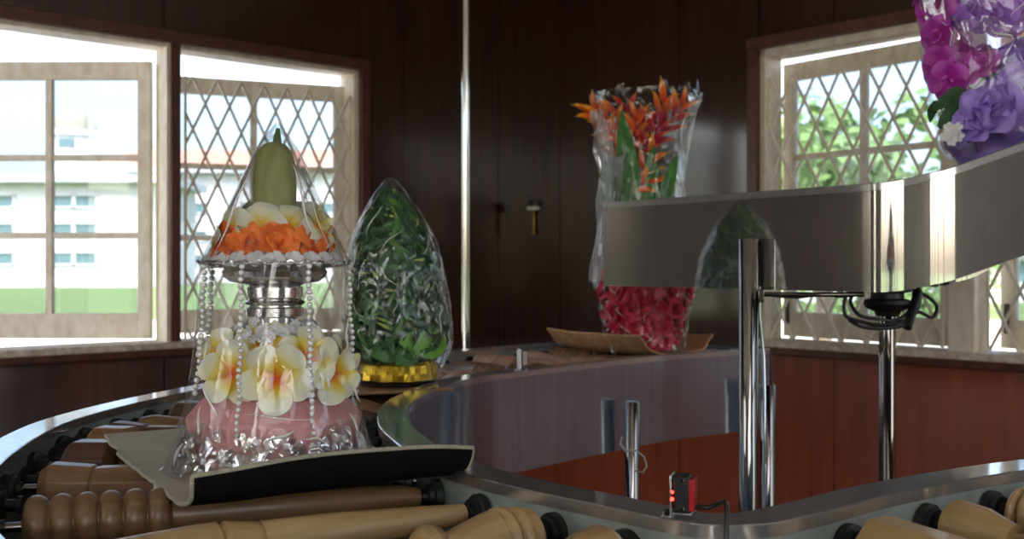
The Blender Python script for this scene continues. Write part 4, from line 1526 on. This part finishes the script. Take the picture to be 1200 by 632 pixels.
for k, (p0, p1, w) in enumerate([((1094, 128, -.085), (1152, 92, -.115), .020), ((1100, 150, -.09), (1140, 110, -.12), .022), ((1160, 92, -.12), (1215, 62, -.12), .018), ((1096, 118, -.02), (1090, 140, -.07), .012)]):
    a, b = q4(*p0), q4(*p1)
    d = (b - a)
    L = d.length
    d.normalize()
    nn = V((-.2, -1, .25))
    y = nn.cross(d).normalized()
    mt = Matrix.Identity(4)
    mt.col[0] = (*d, 0); mt.col[1] = (*y, 0); mt.col[2] = (*d.cross(y), 0); mt.col[3] = (*a, 1)
    leaf_mb(L * 1.1, w, .1, .15).build('dark_leaf', 'leaf', b4, matrix=mt)
# clear lavender fan
P = []
for i in range(9):
    r = .012 + .075 * i / 8
    P.append([q4(1140, 62, -.135) + V((r * math.cos(a) * (1 + .05 * math.cos(a * 26)), -.004 * math.cos(a * 30), r * math.sin(a) * .8)) for a in [-.15 + 2.0 * k / 40 for k in range(41)]])
MB().grid(P).build('film_fan', 'shell', b4)
m = MB()
for px, py in ((1112, 150), (1117, 156), (1108, 160), (1122, 150), (1116, 165), (1124, 160)):
    for j in range(5):
        m.merge(petal(.012, .005, .2, .1, 0, 4, 2), place(q4(px, py, -.132), (-.3, -1, .2)) @ Matrix.Rotation(2 * PI * j / 5, 4, 'Z'))
m.build('white_florets', 'lace', b4)
w4 = wrap_mb([(.158, .003), (.168, .03), (.174, .08), (.175, .13), (.173, .18), (.170, .23), (.166, .28), (.165, .35), (.150, .42), (.12, .48), (.06, .53), (.05, .56), (.08, .62)], 100, 12, .05, 33, 4, jag=.02)
w4.build('wrap', 'cello_soft', b4, sharp=25)
P4 = [(.158, .003), (.168, .03), (.174, .08), (.175, .13), (.173, .18), (.170, .23), (.166, .28), (.165, .35), (.150, .42)]
strokes(b4, lambda z: wrap_radius(P4, z), lambda z: 0, 16, 9, (.05, .30), (.02, .08), (.0008, .0022), (-2.9, -.5), 1.8)

# ------------------------------------------------------------------ outside
g = MB()
g.box((0, 80, -1.05), (600, 600, .5))
struct(g.build('ground', 'grass', smooth=False), 'bright green lawn outside the windows')


pv = MB()
pv.box((0, 2.5, -.82), (76, 76, .06))  # unseen slab, added to bounce daylight indoors
struct(pv.build('bounce_paving', 'pave', smooth=False), 'pale paved yard added around the room to bounce fill light')


def building(name, label, x0, x1, Y, ztop, rows, cols_, wsize, roof_h, depth=14, skew=0.0):
    root = thing(name, label, 'building', ((x0 + x1) / 2, Y + depth / 2, -.8))
    w = x1 - x0
    hh = ztop + .8
    MB().box((0, 0, hh / 2), (w, depth, hh)).build('wall', 'facade', root, smooth=False)
    MB().box((0, -.3, hh + .35), (w + 2, depth + 2, .7)).build('eaves', 'eaves_grey', root, smooth=False)
    if roof_h:
        r = MB()
        a, b = w / 2 + 1.2, depth / 2 + 1.2
        z0 = hh + .7
        r.add([(-a, -b, z0), (a, -b, z0), (a, b, z0), (-a, b, z0), (-a + b * .9, 0, z0 + roof_h), (a - b * .9, 0, z0 + roof_h)], [(0, 1, 5, 4), (1, 2, 5), (2, 3, 4, 5), (3, 0, 4), (0, 3, 2, 1)])
        r.build('roof', 'roof', root, smooth=False)
    for zc in rows:
        for xc in cols_:
            f = MB()
            ww, wh = wsize
            for sx in (-1, 1):
                f.box((xc - (x0 + x1) / 2 + sx * (ww / 2 + .08), -depth / 2 - .05, zc + .8), (.16, .3, wh + .3))
            for sz in (-1, 1):
                f.box((xc - (x0 + x1) / 2, -depth / 2 - .05, zc + .8 + sz * (wh / 2 + .08)), (ww + .3, .3, .16))
            fo = f.build('window', 'facade', root, smooth=False)
            MB().box((xc - (x0 + x1) / 2, -depth / 2 + .0, zc + .8), (ww, .12, wh)).build('pane', 'far_pane', fo, smooth=False)
    return root


zrow = [EYE + (310 - y) / F * 100 for y in (236, 269, 303)]
bd1 = building('white_building', 'long white building beyond lawn seen through the open left casement', -62, -33.5, 100, 8.9, zrow,
               [(px - 600) / F * 100 for px in (-75, -45, 4, 73, 101)], (1.9, 1.0), 0)
building('tiled_building', 'white building with red tiled roof seen through the diamond grille', -52, -14, 126, 12.0, [EYE + (310 - y) / F * 126 for y in (244, 277, 305)],
         [(px - 600) / F * 126 for px in (236, 290, 340, 385)], (1.3, 1.1), 2.8)
tk = thing('roof_tank', 'domed beige water tank on the roof of the white building', 'tank', (-42.7, 105, 8.9 + .7))
MB().lathe([(2.0, 0), (2.0, 4.2), (2.3, 4.2), (2.3, 4.7)], 28).build('drum', 'facade', tk)
MB().lathe([(2.2, 4.7), (2.15, 5.4), (1.85, 6.0), (1.2, 6.5), (.3, 6.75), (.02, 6.75)], 28).build('dome', 'dome', tk)
MB().box((0, -1.95, 3.4), (1.5, .3, .8)).build('hatch', 'far_pane', tk)


def tree(label, loc, R, H, seed, n=900):
    rnd = random.Random(seed)
    t = thing('tree', label, 'tree', loc, 0, 'trees outside the right window')
    MB().tube([(0, 0, -.2), (.1, 0, H * .35), (-.1, .1, H * .62)], [R * .10, R * .07, R * .03], 10).build('trunk', 'trunk', t)
    m = MB()
    blobs = [(V((rnd.gauss(0, .45) * R, rnd.gauss(0, .45) * R, H * .62 + rnd.gauss(0, .32) * R)), R * rnd.uniform(.35, .6)) for _ in range(12)]
    for k in range(n):
        c, r = rnd.choice(blobs)
        d = V((rnd.gauss(0, 1), rnd.gauss(0, 1), rnd.gauss(0, 1))).normalized()
        p = c + d * r * rnd.uniform(.75, 1.05)
        m.merge(leaf_mb(R * .16, R * .05, .3, .1, 3), place(p, d + V((rnd.uniform(-.5, .5),) * 3), rnd.uniform(0, 6)))
    m.build('crown', 'tree', t)
    return t


tree('tall pale green tree outside right window beside its left jamb', (7.2, 25, -.8), 2.3, 7.0, 1, 1800)
tree('low bushy tree outside right window beneath the steel ramp', (12.4, 34, -.8), 1.8, 2.6, 2, 1400)
tree('rounded tree outside right window behind the orchid bouquet', (19.4, 46, -.8), 2.4, 4.9, 3)
far = building('low_building', 'pale low building outside the right window beyond the trees', 12, 40, 60, 2.4, [.9], [16, 20, 24, 28, 32], (1.6, 1.2), 1.5)

# ------------------------------------------------------------------ light
w = bpy.data.worlds.new('sky')
scn.world = w
w.use_nodes = True
nt = w.node_tree
bg = nt.nodes['Background']
sky = nt.nodes.new('ShaderNodeTexSky')
sky.sky_type = 'NISHITA'
sky.sun_disc = False
sky.sun_elevation = math.radians(50)
sky.sun_rotation = math.radians(200)
sky.air_density = 1.0
sky.dust_density = 4.0
sky.ozone_density = 1.0
hsv = nt.nodes.new('ShaderNodeHueSaturation')
hsv.inputs['Saturation'].default_value = 0.8
nt.links.new(sky.outputs['Color'], hsv.inputs['Color'])
nt.links.new(hsv.outputs['Color'], bg.inputs['Color'])
bg.inputs['Strength'].default_value = 0.30
sd = bpy.data.lights.new('sun', 'SUN')
sd.energy = 3.5
sd.angle = math.radians(1.5)
so = bpy.data.objects.new('sun', sd)
col.objects.link(so)
so.rotation_euler = V((-.31, .78, -1.0)).to_track_quat('-Z', 'Y').to_euler()


def portal(W, t0, t1, z0, z1, name):
    ld = bpy.data.lights.new(name, 'AREA')
    ld.shape = 'RECTANGLE'
    ld.size = t1 - t0
    ld.size_y = z1 - z0
    ld.cycles.is_portal = True
    o = bpy.data.objects.new(name, ld)
    col.objects.link(o)
    c = W @ V(((t0 + t1) / 2, .13, (z0 + z1) / 2))
    inward = -(W.to_3x3() @ V((0, 1, 0)))
    along = W.to_3x3() @ V((1, 0, 0))
    Zl = -inward
    Xl = along
    Yl = Zl.cross(Xl)
    mt = Matrix.Identity(4)
    mt.col[0] = (*Xl, 0); mt.col[1] = (*Yl, 0); mt.col[2] = (*Zl, 0); mt.col[3] = (*c, 1)
    o.matrix_world = mt


for W, ops, z0, z1 in ((WL, L_OPEN, SILL, HEAD), (WR, R_OPEN, SILL, HEAD), (WBA, REAR, .25, 3.05), (WBB, NEAR, .25, 3.05)):
    for k, (a, b) in enumerate(ops):
        portal(W, a, b, z0, z1, 'window_daylight')

scn.view_settings.view_transform = 'Standard'
scn.view_settings.look = 'None'
scn.view_settings.gamma = 1
scn.view_settings.use_curve_mapping = False
scn.view_settings.exposure = 1.4
cy = scn.cycles
cy.use_denoising = True
cy.max_bounces = 14
cy.transparent_max_bounces = 24
cy.glossy_bounces = 6
cy.diffuse_bounces = 5
cy.caustics_reflective = False
cy.caustics_refractive = False
cy.sample_clamp_indirect = 6
